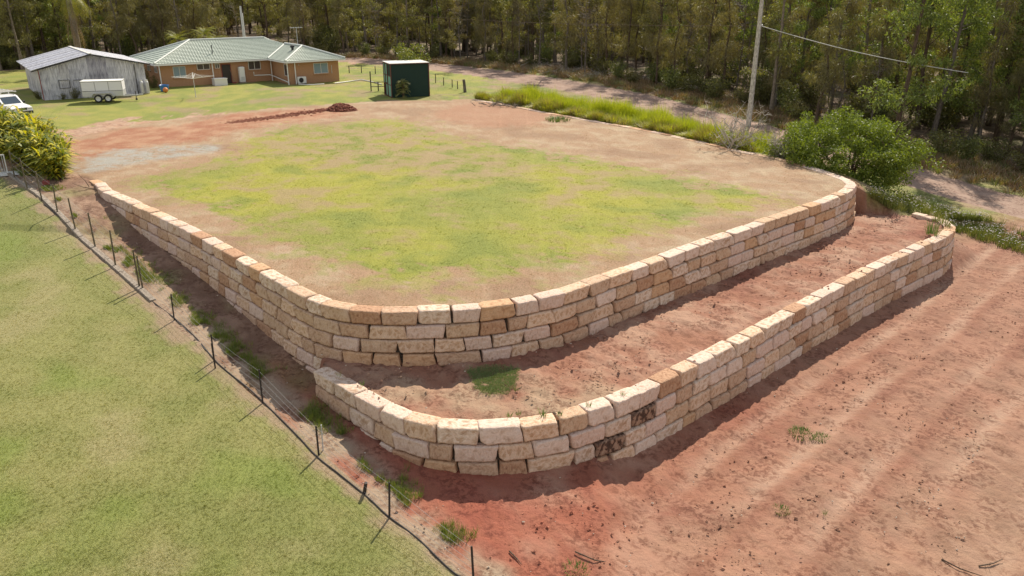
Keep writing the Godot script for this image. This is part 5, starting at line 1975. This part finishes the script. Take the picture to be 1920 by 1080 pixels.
		plant_tree("golden_palm", {"wood": w.mesh(), "leaf": l.mesh()}, M.bark_pale, Vector3(q[0], 0, q[1]), 0.0, 1.0, q[3], "palm", "golden palms behind the house", "trunk", "fronds")
	w = Geo.new(); l = Geo.new(); l.use_color = true
	w.tube([Vector3.ZERO, Vector3(0.05, 6, 0), Vector3(0, 9.3, 0)], [0.42, 0.36, 0.3], 10)
	for k in 46:
		var an := r.randf() * TAU
		var y := r.randf_range(4.5, 9.0)
		frond(l, Vector3(cos(an) * 0.32, y, sin(an) * 0.32), Vector3(cos(an) * 0.5, -0.6, sin(an) * 0.5), r.randf_range(1.6, 3.0), r, Color(0.17, 0.11, 0.06), Color(0.30, 0.21, 0.13), 0.35, 10, 1.2)
	for k in 26:
		var an := r.randf() * TAU
		frond(l, Vector3(0, 9.3, 0), Vector3(cos(an), r.randf_range(-0.4, 1.0), sin(an)), r.randf_range(3.0, 4.2), r, Color(0.16, 0.18, 0.03), Color(0.32, 0.29, 0.06), 0.75, 16, 1.1)
	plant_tree("tall_palm", {"wood": w.mesh(), "leaf": l.mesh()}, M.bark_pale, Vector3(-53.5, 0, -99.5), 0.0, 1.0, "tall palm with a skirt of dead brown fronds behind the shed", "palm", "", "trunk", "fronds")
	# garden shrubs by shed and house
	var sh := [tree_shapes("shrub", 801), tree_shapes("shrub", 802)]
	for q in [[278, 162, 0.55, "leafy shrub between the shed and the end of the house"], [288, 166, 0.35, "low shrub at the house corner behind the blue tub"], [140, 186, 0.3, "small shrub against the shed wall beside the trailer"], [75, 186, 0.3, "low weed clump at the left corner of the shed"], [118, 187, 0.18, "little weed at the foot of the shed wall below the hatch"]]:
		plant_tree("garden_shrub", sh[int(q[0]) % 2], M.bark, on_level(q[0], q[1], -0.02), r.randf() * TAU, q[2], q[3], "shrub", "", "stems", "foliage")
	# sticks on the ground
	for q in [[[1078, 1036], [1115, 1052], [1162, 1060], "thin dark stick lying on the red clay in front of the lower wall"], [[1765, 1050], [1800, 1068], [1850, 1085], "dark stick lying at the stony lower corner of the clay ground"], [[1835, 1063], [1862, 1058], [1880, 1050], "short dark twig lying on the stony ground"], [[955, 1035], [968, 1048], [978, 1060], "short dark twig lying on the red clay near the fence"]]:
		w = Geo.new()
		var pts := []
		for k in 3:
			pts.append(on_ground(q[k][0], q[k][1]) + Vector3(0, 0.03, 0))
		w.tube(pts, [0.022, 0.018, 0.008], 5)
		for k in 3:
			limb(w, pts[0].lerp(pts[1], r.randf()), rand_dir(r) + Vector3(0, 0.4, 0), 0.2, 0.008, r, 0.3, 3)
		tag(put("stick", w, M.bark, self), q[3], "stick")
	# debris where the far run of the wall begins
	var dp := on_ground(938, 199)
	w = Geo.new()
	for k in 60:
		limb(w, Vector3(r.randfn() * 1.5, r.randf() * 0.2, r.randfn() * 0.5), Vector3(r.randfn(), r.randf_range(-0.1, 0.3), r.randfn() * 0.5), r.randf_range(0.4, 1.2), r.randf_range(0.015, 0.04), r, 0.25, 4)
	var dh := put("debris_heap", w, M.bark_grey, self)
	dh.position = dp
	dh.rotation.y = -0.5
	tag(dh, "low heap of grey brown sticks beside the far start of the wall", "debris heap")
	# bent branch at the wall's far end
	w = Geo.new()
	b = on_ground(168, 352)
	limb(w, b + Vector3(0.4, 0, 0.3), Vector3(-0.9, 0.2, 0.2), 1.1, 0.03, r, 0.3, 5)
	limb(w, b + Vector3(0.1, 0.1, 0.2), Vector3(-0.3, 1, 0), 0.8, 0.025, r, 0.3, 5)
	tag(put("fallen_branch", w, M.bark, self), "dark branch lying at the far end of the upper wall", "branch")

# ---------------------------------------------------------------- forest
func build_forest():
	var r := RandomNumberGenerator.new()
	r.seed = 900
	var sets := {"gum": [], "oak": [], "dead": [], "shrub": []}
	for k in 4: sets.gum.append(tree_shapes("gum", 1000 + k))
	sets["green"] = []
	for k in 3: sets.green.append(tree_shapes("green", 1050 + k))
	for k in 4: sets.oak.append(tree_shapes("oak", 1100 + k))
	for k in 3: sets.dead.append(tree_shapes("dead", 1200 + k))
	for k in 4: sets.shrub.append(tree_shapes("shrub", 1300 + k))
	var names := {"gum": ["gum_tree", "tall slim gum tree with drooping olive leaves in the forest", "tree", "gum trees of the forest"], "oak": ["she_oak_tree", "fine needled she oak tree with grey green foliage in the forest", "tree", "she oaks of the forest"], "dead": ["bare_tree", "bare twiggy brown tree in the forest edge", "tree", "bare trees of the forest"], "shrub": ["understorey_shrub", "leafy understorey shrub beneath the forest trees", "shrub", "understorey shrubs of the forest"]}
	var cum := [0.0]
	var line := PackedVector2Array()
	for q in forest_line:
		if q.x > -135 and q.x < 115:
			line.append(q)
	for i in line.size() - 1:
		cum.append(cum[i] + line[i].distance_to(line[i + 1]))
	var total: float = cum[cum.size() - 1]
	var placed := []
	var counts := {}
	var tries := 0
	var far_x := []
	while tries < 9000 and placed.size() < 790:
		tries += 1
		var s := r.randf() * total
		var i := 0
		while i < line.size() - 2 and cum[i + 1] < s:
			i += 1
		var t: float = (s - cum[i]) / (cum[i + 1] - cum[i])
		var p := line[i].lerp(line[i + 1], t)
		var e := (line[i + 1] - line[i]).normalized()
		var depth := pow(r.randf(), 1.35) * 52.0 + 0.3
		p += Vector2(e.y, -e.x) * depth
		var ang := p.x / -p.y
		if p.y > -30 or absf(ang) > 0.84:
			continue
		var kind := "gum"
		var x := r.randf()
		if depth < 7.0:
			kind = "shrub" if x < 0.34 else ("dead" if x < 0.55 else ("oak" if x < 0.8 else "gum"))
		else:
			kind = "gum" if x < 0.42 else ("oak" if x < 0.72 else ("dead" if x < 0.8 else "shrub"))
		var gap := 1.25 if kind == "shrub" else 1.9
		var ok := true
		for q in placed:
			if q.distance_squared_to(p) < gap * gap:
				ok = false
				break
		if not ok:
			continue
		placed.append(p)
		counts[kind] = counts.get(kind, 0) + 1
		var n: Array = names[kind]
		var sc := r.randf_range(0.8, 1.15)
		if kind == "shrub":
			sc *= 0.85 if depth < 4.0 else 1.3
		var bark: Material = [M.bark, M.bark_grey, M.bark][r.randi() % 3]
		if kind == "gum" and r.randf() < 0.3:
			bark = M.bark_pale
		if kind == "dead":
			bark = M.bark_grey
		var where := "deep inside the forest"
		if depth < 9.0:
			where = "at the forest edge beside the dirt road"
			if p.x < -48.0: where = "at the forest edge behind the grey shed"
			elif p.x < -21.0: where = "at the forest edge behind the brick house"
			elif p.x > 31.0: where = "at the forest edge behind the broad green tree"
			elif p.x > 17.0: where = "at the forest edge behind the power pole"
		var look: String = {"gum": "dark barked gum tree", "oak": "fine needled grey green she oak", "dead": "bare twiggy brown tree", "shrub": "leafy understorey shrub"}[kind]
		if kind == "gum" and bark == M.bark_pale: look = "pale barked gum tree"
		elif kind == "gum" and bark == M.bark_grey: look = "grey barked gum tree"
		elif kind == "oak" and bark == M.bark_grey: look = "grey barked fine needled she oak"
		if kind == "shrub" and sc < 0.85: look = "low leafy understorey shrub"
		elif kind == "shrub" and sc > 1.25: look = "tall leafy understorey shrub"
		n = [n[0], look + " " + where, n[2], n[3] + ", " + look + " " + where]
		var pool: String = "green" if kind == "gum" and (p.x > 22.0 or r.randf() < 0.15) and r.randf() < 0.8 else kind
		if pool == "green": n = [n[0], n[1].replace("gum tree", "bright green gum tree"), n[2], n[3].replace("gum tree ", "bright green gum tree ")]
		plant_tree(n[0], sets[pool][r.randi() % sets[pool].size()], bark, Vector3(p.x, height(p.x, p.y) - 0.05, p.y), r.randf() * TAU, sc, n[1], n[2], n[3], "trunk" if kind != "shrub" else "stems", "crown" if kind != "shrub" else "foliage")
	print("forest counts ", counts)
	# the wood goes on behind as one mass
	for kk in 2:
		var xf := []
		var sh: Dictionary = sets.gum[kk]
		for k in 650:
			var d := r.randf_range(0.0, 1.0)
			var ang := r.randf_range(-0.82, 0.82)
			var z := -lerpf(175.0, 300.0, d)
			if ang > 0.12:
				z = -lerpf(175.0, 300.0, d) + 60.0 * smoothstep(0.12, 0.7, ang)
			var x := -z * ang
			xf.append(Transform3D(Basis(Vector3.UP, r.randf() * TAU).scaled(Vector3.ONE * r.randf_range(0.9, 1.3)), Vector3(x, 0.0 if z < -120 else height(x, z), z)))
		copies("distant_forest", sh.leaf, xf, [], M.leaf, "distant mass of forest foliage behind the nearer trees", "forest")
		copies("distant_trunks", sh.wood, xf, [], M.bark, "distant trunks of the forest mass behind the nearer trees", "forest")
	# heaps of fallen branches along the edge
	for q in [[1060, 138, 3.4, "long heap of fallen grey branches at the forest edge behind the road"], [1120, 146, 3.0, "tangled heap of dry branches below the dark forest trunks"], [1190, 150, 2.6, "loose heap of dry branches beside the leaning forest trunk"], [1010, 128, 2.6, "low heap of twigs where the road meets the forest"], [1290, 170, 2.4, "scattered fallen branches under the pale green forest tree"]]:
		var b := on_ground(q[0], q[1])
		var g := Geo.new()
		for k in 90:
			var p := Vector3(r.randfn() * q[2] * 0.55, r.randf() * 0.45, r.randfn() * 0.9)
			limb(g, p, Vector3(r.randfn(), r.randf_range(-0.1, 0.45), r.randfn() * 0.6), r.randf_range(0.6, 2.2), r.randf_range(0.012, 0.035), r, 0.25, 3)
		var o := put("brush_heap", g, M.twig, self)
		o.position = b
		o.rotation.y = 0.7
		tag(o, q[3], "brush heap")

# ---------------------------------------------------------------- grass, weeds, clods
func copies(called: String, mesh: Mesh, xf: Array, cols: Array, m: Material, label: String, category: String):
	var mm := MultiMesh.new()
	mm.transform_format = MultiMesh.TRANSFORM_3D
	mm.use_colors = cols.size() > 0
	mm.mesh = mesh
	mm.instance_count = xf.size()
	for i in xf.size():
		mm.set_instance_transform(i, xf[i])
		if cols.size() > 0:
			mm.set_instance_color(i, cols[i])
	var o := MultiMeshInstance3D.new()
	o.name = numbered(called)
	o.multimesh = mm
	o.material_override = m
	add_child(o)
	tag(o, label, category, "", "stuff")

func tuft(sd: int, n: int, h: float, spread: float, wid: float, flop := 0.5) -> ArrayMesh:
	var r := RandomNumberGenerator.new()
	r.seed = sd
	var g := Geo.new()
	g.use_color = true
	for k in n:
		var an := r.randf() * TAU
		var d := Vector3(cos(an), 0, sin(an))
		var b := d * spread * sqrt(r.randf())
		var hh := h * r.randf_range(0.55, 1.1)
		var f := flop * r.randf_range(0.2, 1.0) * hh
		var side := Vector3(-d.z, 0, d.x).rotated(Vector3.UP, r.randf_range(-0.8, 0.8)) * wid
		var mid := b + Vector3(0, hh * 0.6, 0) + d * f * 0.4
		var tip := b + Vector3(0, hh, 0) + d * f
		var nn := (Vector3.UP * 0.7 + d * 0.35).normalized()
		var v := r.randf_range(0.8, 1.15)
		g.col = Color(v, v, v * r.randf_range(0.85, 1.0))
		g.flat(b - side, b + side, mid + side * 0.7, nn)
		g.flat(b - side, mid + side * 0.7, mid - side * 0.7, nn)
		g.flat(mid - side * 0.7, mid + side * 0.7, tip, nn)
	return g.mesh()

func build_grass():
	var r := RandomNumberGenerator.new()
	r.seed = 1500
	var xf := []
	var col := []
	# lawn
	var t1 := tuft(1, 6, 0.055, 0.05, 0.005, 0.9)
	var k := 0
	while k < 130000:
		k += 1
		var z := -lerpf(12.5, 46.0, pow(r.randf(), 1.25))
		var x := z * 0.95 * r.randf()
		if left_of_fence(x, z) < 0.55:
			continue
		var c := ground_color(x, z, "lawn")
		if c.r > c.g * 1.18 and r.randf() < 0.75:
			continue
		var v := r.randf_range(0.75, 1.2)
		xf.append(Transform3D(Basis(Vector3.UP, r.randf() * TAU).scaled(Vector3(1.0, 0.75, 1.0) * r.randf_range(0.5, 0.95)), Vector3(x, height(x, z) - 0.004, z)))
		col.append(Color(c.r * v * 1.45, c.g * v * 1.45, c.b * v * 1.25))
	copies("lawn_grass", t1, xf, col, M.grass, "short mown grass of the lawn beside the fence", "grass")
	print("lawn tufts ", xf.size())
	# platform grass
	xf = []; col = []
	k = 0
	while k < 70000:
		k += 1
		var z := -lerpf(24.0, 62.0, pow(r.randf(), 1.2))
		var x := r.randf_range(-24.0, 18.0)
		var p := Vector2(x, z)
		if not Geometry2D.is_point_in_polygon(p, pad_poly):
			continue
		var c := ground_color(x, z, "building_pad")
		if c.g < c.r * 0.82:
			if r.randf() < 0.72:
				continue
		var v := r.randf_range(0.8, 1.2)
		xf.append(Transform3D(Basis(Vector3.UP, r.randf() * TAU).scaled(Vector3(1.2, 0.6, 1.2) * r.randf_range(0.6, 1.3)), Vector3(x, height(x, z) - 0.01, z)))
		col.append(Color(c.r * v * 1.25, c.g * v * 1.3, c.b * v * 1.1))
	copies("platform_grass", t1, xf, col, M.grass, "patchy yellow green grass growing on the platform", "grass")
	print("pad tufts ", xf.size())
	# tall bright grass behind the far run of the wall
	xf = []; col = []
	var t2 := tuft(2, 20, 0.75, 0.26, 0.02, 1.1)
	var far := []
	for i in upper_path.size():
		if upper_path[i].y < -50.5 and upper_path[i].y > -80.0:
			far.append(i)
	for q in 13000:
		var i: int = far[r.randi() % far.size()]
		var t := (upper_path[min(i + 2, upper_path.size() - 1)] - upper_path[max(i - 2, 0)]).normalized()
		var out := Vector2(-t.y, t.x)
		var s := float(i - far[0]) / far.size()
		var wide := lerpf(7.0, 4.6, s)
		var d := 0.25 + wide * r.randf()
		var p := upper_path[i] + out * d
		var thin := n_blob.get_noise_2d(p.x * 1.6, p.y * 1.6)
		if thin < -0.12 and r.randf() < 0.88:
			continue
		if absf(p.y + 71.5) < 0.5:
			continue
		var hgt := clampf(0.75 + d * 0.42, 0.6, 1.7) * r.randf_range(0.6, 1.15)
		if d > wide * 0.8: hgt *= 0.8
		hgt *= clampf(0.75 + n_mid.get_noise_2d(p.x * 0.9, p.y * 0.9) * 1.6, 0.35, 1.5)
		xf.append(Transform3D(Basis(Vector3.UP, r.randf() * TAU).scaled(Vector3(1, hgt, 1)), Vector3(p.x, height(p.x, p.y), p.y)))
		var g := r.randf()
		var cc := Color(0.33, 0.40, 0.02).lerp(Color(0.58, 0.60, 0.06), g)
		if d < 1.4 and r.randf() < 0.55:
			cc = Color(0.40, 0.36, 0.12).lerp(Color(0.28, 0.18, 0.10), r.randf() * 0.8)
		col.append(cc)
	copies("tall_grass", t2, xf, col, M.grass, "tall bright green grass behind the far run of the upper wall", "grass")
	# flowering weeds along the right bank
	xf = []; col = []
	var fl := []
	var flc := []
	var wp := PackedVector2Array([Vector2(1630, 362), Vector2(1700, 372), Vector2(1790, 402), Vector2(1850, 424), Vector2(1925, 450), Vector2(1925, 478), Vector2(1880, 466), Vector2(1800, 440), Vector2(1740, 408), Vector2(1680, 396), Vector2(1636, 390)])
	var t3 := tuft(3, 12, 0.5, 0.16, 0.012, 0.7)
	for q in 2600:
		var px := Vector2(r.randf_range(1630, 1930), r.randf_range(358, 480))
		if not Geometry2D.is_point_in_polygon(px, wp):
			continue
		var p := on_ground(px.x, px.y)
		xf.append(Transform3D(Basis(Vector3.UP, r.randf() * TAU).scaled(Vector3(1, r.randf_range(0.6, 1.3), 1)), p))
		col.append(Color(0.12, 0.17, 0.035).lerp(Color(0.27, 0.27, 0.09), r.randf()))
		if r.randf() < 0.6:
			for m in 2:
				fl.append(Transform3D(Basis(Vector3.UP, r.randf() * TAU).scaled(Vector3.ONE * r.randf_range(0.6, 1.2)), p + Vector3(r.randfn() * 0.15, r.randf_range(0.3, 0.6), r.randfn() * 0.15)))
				flc.append(Color(0.36, 0.30, 0.42).lerp(Color(0.50, 0.47, 0.50), r.randf()))
	copies("bank_weeds", t3, xf, col, M.grass, "leafy weeds along the bank beyond the terrace end", "weeds")
	var fg := Geo.new()
	fg.use_color = true
	for m in 7:
		var d := Vector3(cos(TAU * m / 7), 0.4, sin(TAU * m / 7)) * 0.045
		fg.leaf(Vector3.ZERO, d, d.cross(Vector3.UP) * 0.4, Vector3.UP)
	copies("weed_flowers", fg.mesh(), fl, flc, M.grass, "pale mauve flower heads above the bank weeds", "flowers")
	# dry grass along the forest edge
	xf = []; col = []
	for q in 7000:
		var i := r.randi() % (forest_line.size() - 1)
		var p := forest_line[i].lerp(forest_line[i + 1], r.randf())
		if p.x < -60 or p.x > 62:
			continue
		p += Vector2(r.randfn(), r.randfn()) * 2.2
		if Geometry2D.is_point_in_polygon(p, road_poly):
			continue
		xf.append(Transform3D(Basis(Vector3.UP, r.randf() * TAU).scaled(Vector3(1.2, r.randf_range(0.5, 1.1), 1.2)), Vector3(p.x, height(p.x, p.y), p.y)))
		col.append([Color(0.30, 0.19, 0.12), Color(0.35, 0.26, 0.15), Color(0.24, 0.14, 0.085), Color(0.17, 0.19, 0.06)][r.randi() % 4])
	copies("dry_grass", t2, xf, col, M.grass, "dry brown grass along the forest edge", "grass")
	# fence line weeds and yard grass
	xf = []; col = []
	for q in 5000:
		var px := Vector2(r.randf_range(40, 700), 0)
		var s := r.randf()
		var a := FENCE_A.lerp(FENCE_B, s)
		var d := (FENCE_B - FENCE_A).normalized()
		var off := -0.2 - absf(r.randfn()) * 0.4
		var p := a + Vector2(d.y, -d.x) * -off
		if p.y > -16.0 or n_blob.get_noise_2d(p.x * 2.5, p.y * 2.5) < 0.12:
			continue
		xf.append(Transform3D(Basis(Vector3.UP, r.randf() * TAU).scaled(Vector3(0.5, r.randf_range(0.15, 0.5), 0.5)), Vector3(p.x, height(p.x, p.y), p.y)))
		col.append(Color(0.13, 0.20, 0.03).lerp(Color(0.27, 0.29, 0.06), r.randf()))
	copies("fence_weeds", t3, xf, col, M.grass, "green weeds growing along the wall side of the wire fence", "weeds")
	print("weeds ", xf.size())
	# single plants on bare soil
	var pl := [tuft(21, 40, 0.5, 0.22, 0.012, 0.8), tuft(22, 22, 0.3, 0.12, 0.012, 0.9), tuft(23, 170, 0.13, 0.42, 0.012, 1.2)]
	var gm := leaf_mat(0.5)
	gm.albedo_color = lin(0.15, 0.24, 0.04)
	for q in [[1747, 440, 1.5, 0, "bushy green tuft at the far end of the terrace beside the wall"], [955, 782, 0.6, 1, "green seedling on the terrace soil behind the lower wall"], [972, 778, 0.55, 1, "green seedling on the terrace soil behind the lower wall"], [1018, 780, 0.8, 1, "green seedling on the terrace soil behind the lower wall"], [1050, 780, 0.55, 1, "green seedling on the terrace soil behind the lower wall"], [1104, 763, 0.6, 1, "green seedling on the terrace soil behind the lower wall"], [967, 733, 0.7, 1, "green seedling on the terrace soil behind the lower wall"], [1168, 742, 0.5, 1, "green seedling on the terrace soil behind the lower wall"], [680, 722, 0.5, 1, "green seedling on the terrace soil behind the lower wall"], [1503, 815, 1.0, 2, "dull green weed tuft on the open red clay"], [1540, 822, 0.7, 2, "dull green weed tuft on the open red clay"], [1465, 958, 0.6, 2, "dull green weed tuft on the open red clay"], [1547, 965, 0.45, 1, "dull green weed tuft on the open red clay"], [1045, 226, 2.4, 2, "straggling green weed patch on the platform beside the far wall"], [1080, 1072, 0.8, 2, "dull green weed tuft on the open red clay"]]:
		var b := on_ground(q[0], q[1])
		var o := put("weed_tuft", pl[q[3]], gm, self)
		o.position = b
		o.scale = Vector3.ONE * q[2]
		o.rotation.y = r.randf() * TAU
		tag(o, q[4], "weed", "seedlings on the terrace" if "seedling" in q[4] else ("weed tufts on the clay" if "dull" in q[4] else ""))
	# creeping mat on the terrace
	xf = []; col = []
	var mp := PackedVector2Array([Vector2(870, 692), Vector2(930, 686), Vector2(972, 690), Vector2(968, 715), Vector2(950, 735), Vector2(915, 738), Vector2(890, 728), Vector2(884, 706)])
	for q in 5200:
		var px := Vector2(r.randf_range(865, 975), r.randf_range(684, 745))
		if Geometry2D.is_point_in_polygon(px + Vector2(r.randfn(), r.randfn()) * 3.0, mp):
			var p := on_ground(px.x, px.y)
			xf.append(Transform3D(Basis(Vector3.UP, r.randf() * TAU).scaled(Vector3(0.8, 0.8, 0.8)), p))
			col.append(Color(0.17, 0.25, 0.085).lerp(Color(0.28, 0.35, 0.14), r.randf()))
	copies("creeping_mat", t1, xf, col, M.grass, "low green creeping mat on the terrace at the wall foot", "ground cover")
	# clods and pebbles
	xf = []; col = []
	var g := Geo.new()
	clod(g, Vector3.ZERO, 1.0, r, Color(1, 1, 1))
	var cm := g.mesh()
	k = 0
	while k < 60000:
		k += 1
		var z := -lerpf(13.0, 46.0, pow(r.randf(), 1.5))
		var x := r.randf_range(-22.0, 26.0)
		if absf(x / z) > 0.72:
			continue
		var rg := region(x, z)
		if rg != "ground" and rg != "terrace_soil":
			continue
		if n_mid.get_noise_2d(x * 0.7 + 40.0, z * 0.7) < 0.1 and r.randf() < 0.85:
			continue
		var c := ground_color(x, z, rg)
		var s := 0.008 + 0.045 * pow(r.randf(), 6.0)
		var v := r.randf_range(0.8, 1.3)
		var cc := Color(c.r * v, c.g * v, c.b * v)
		if r.randf() < (0.22 if x * 0.85 + z > -9.0 else 0.04):
			cc = Color(0.52, 0.43, 0.34)
			s = 0.012 + 0.02 * r.randf()
		xf.append(Transform3D(Basis.from_euler(Vector3(r.randf() * 0.6, r.randf() * TAU, r.randf() * 0.6)).scaled(Vector3(s * r.randf_range(0.8, 1.5), s, s)), Vector3(x, height(x, z) + s * 0.3 + 0.01, z)))
		col.append(cc)
	var cmat := mat(Color(1, 1, 1), 0.98)
	cmat.vertex_color_use_as_albedo = true
	copies("soil_clods", cm, xf, col, cmat, "small clods and pebbles scattered over the bare soil", "clods")
	print("clods ", xf.size())
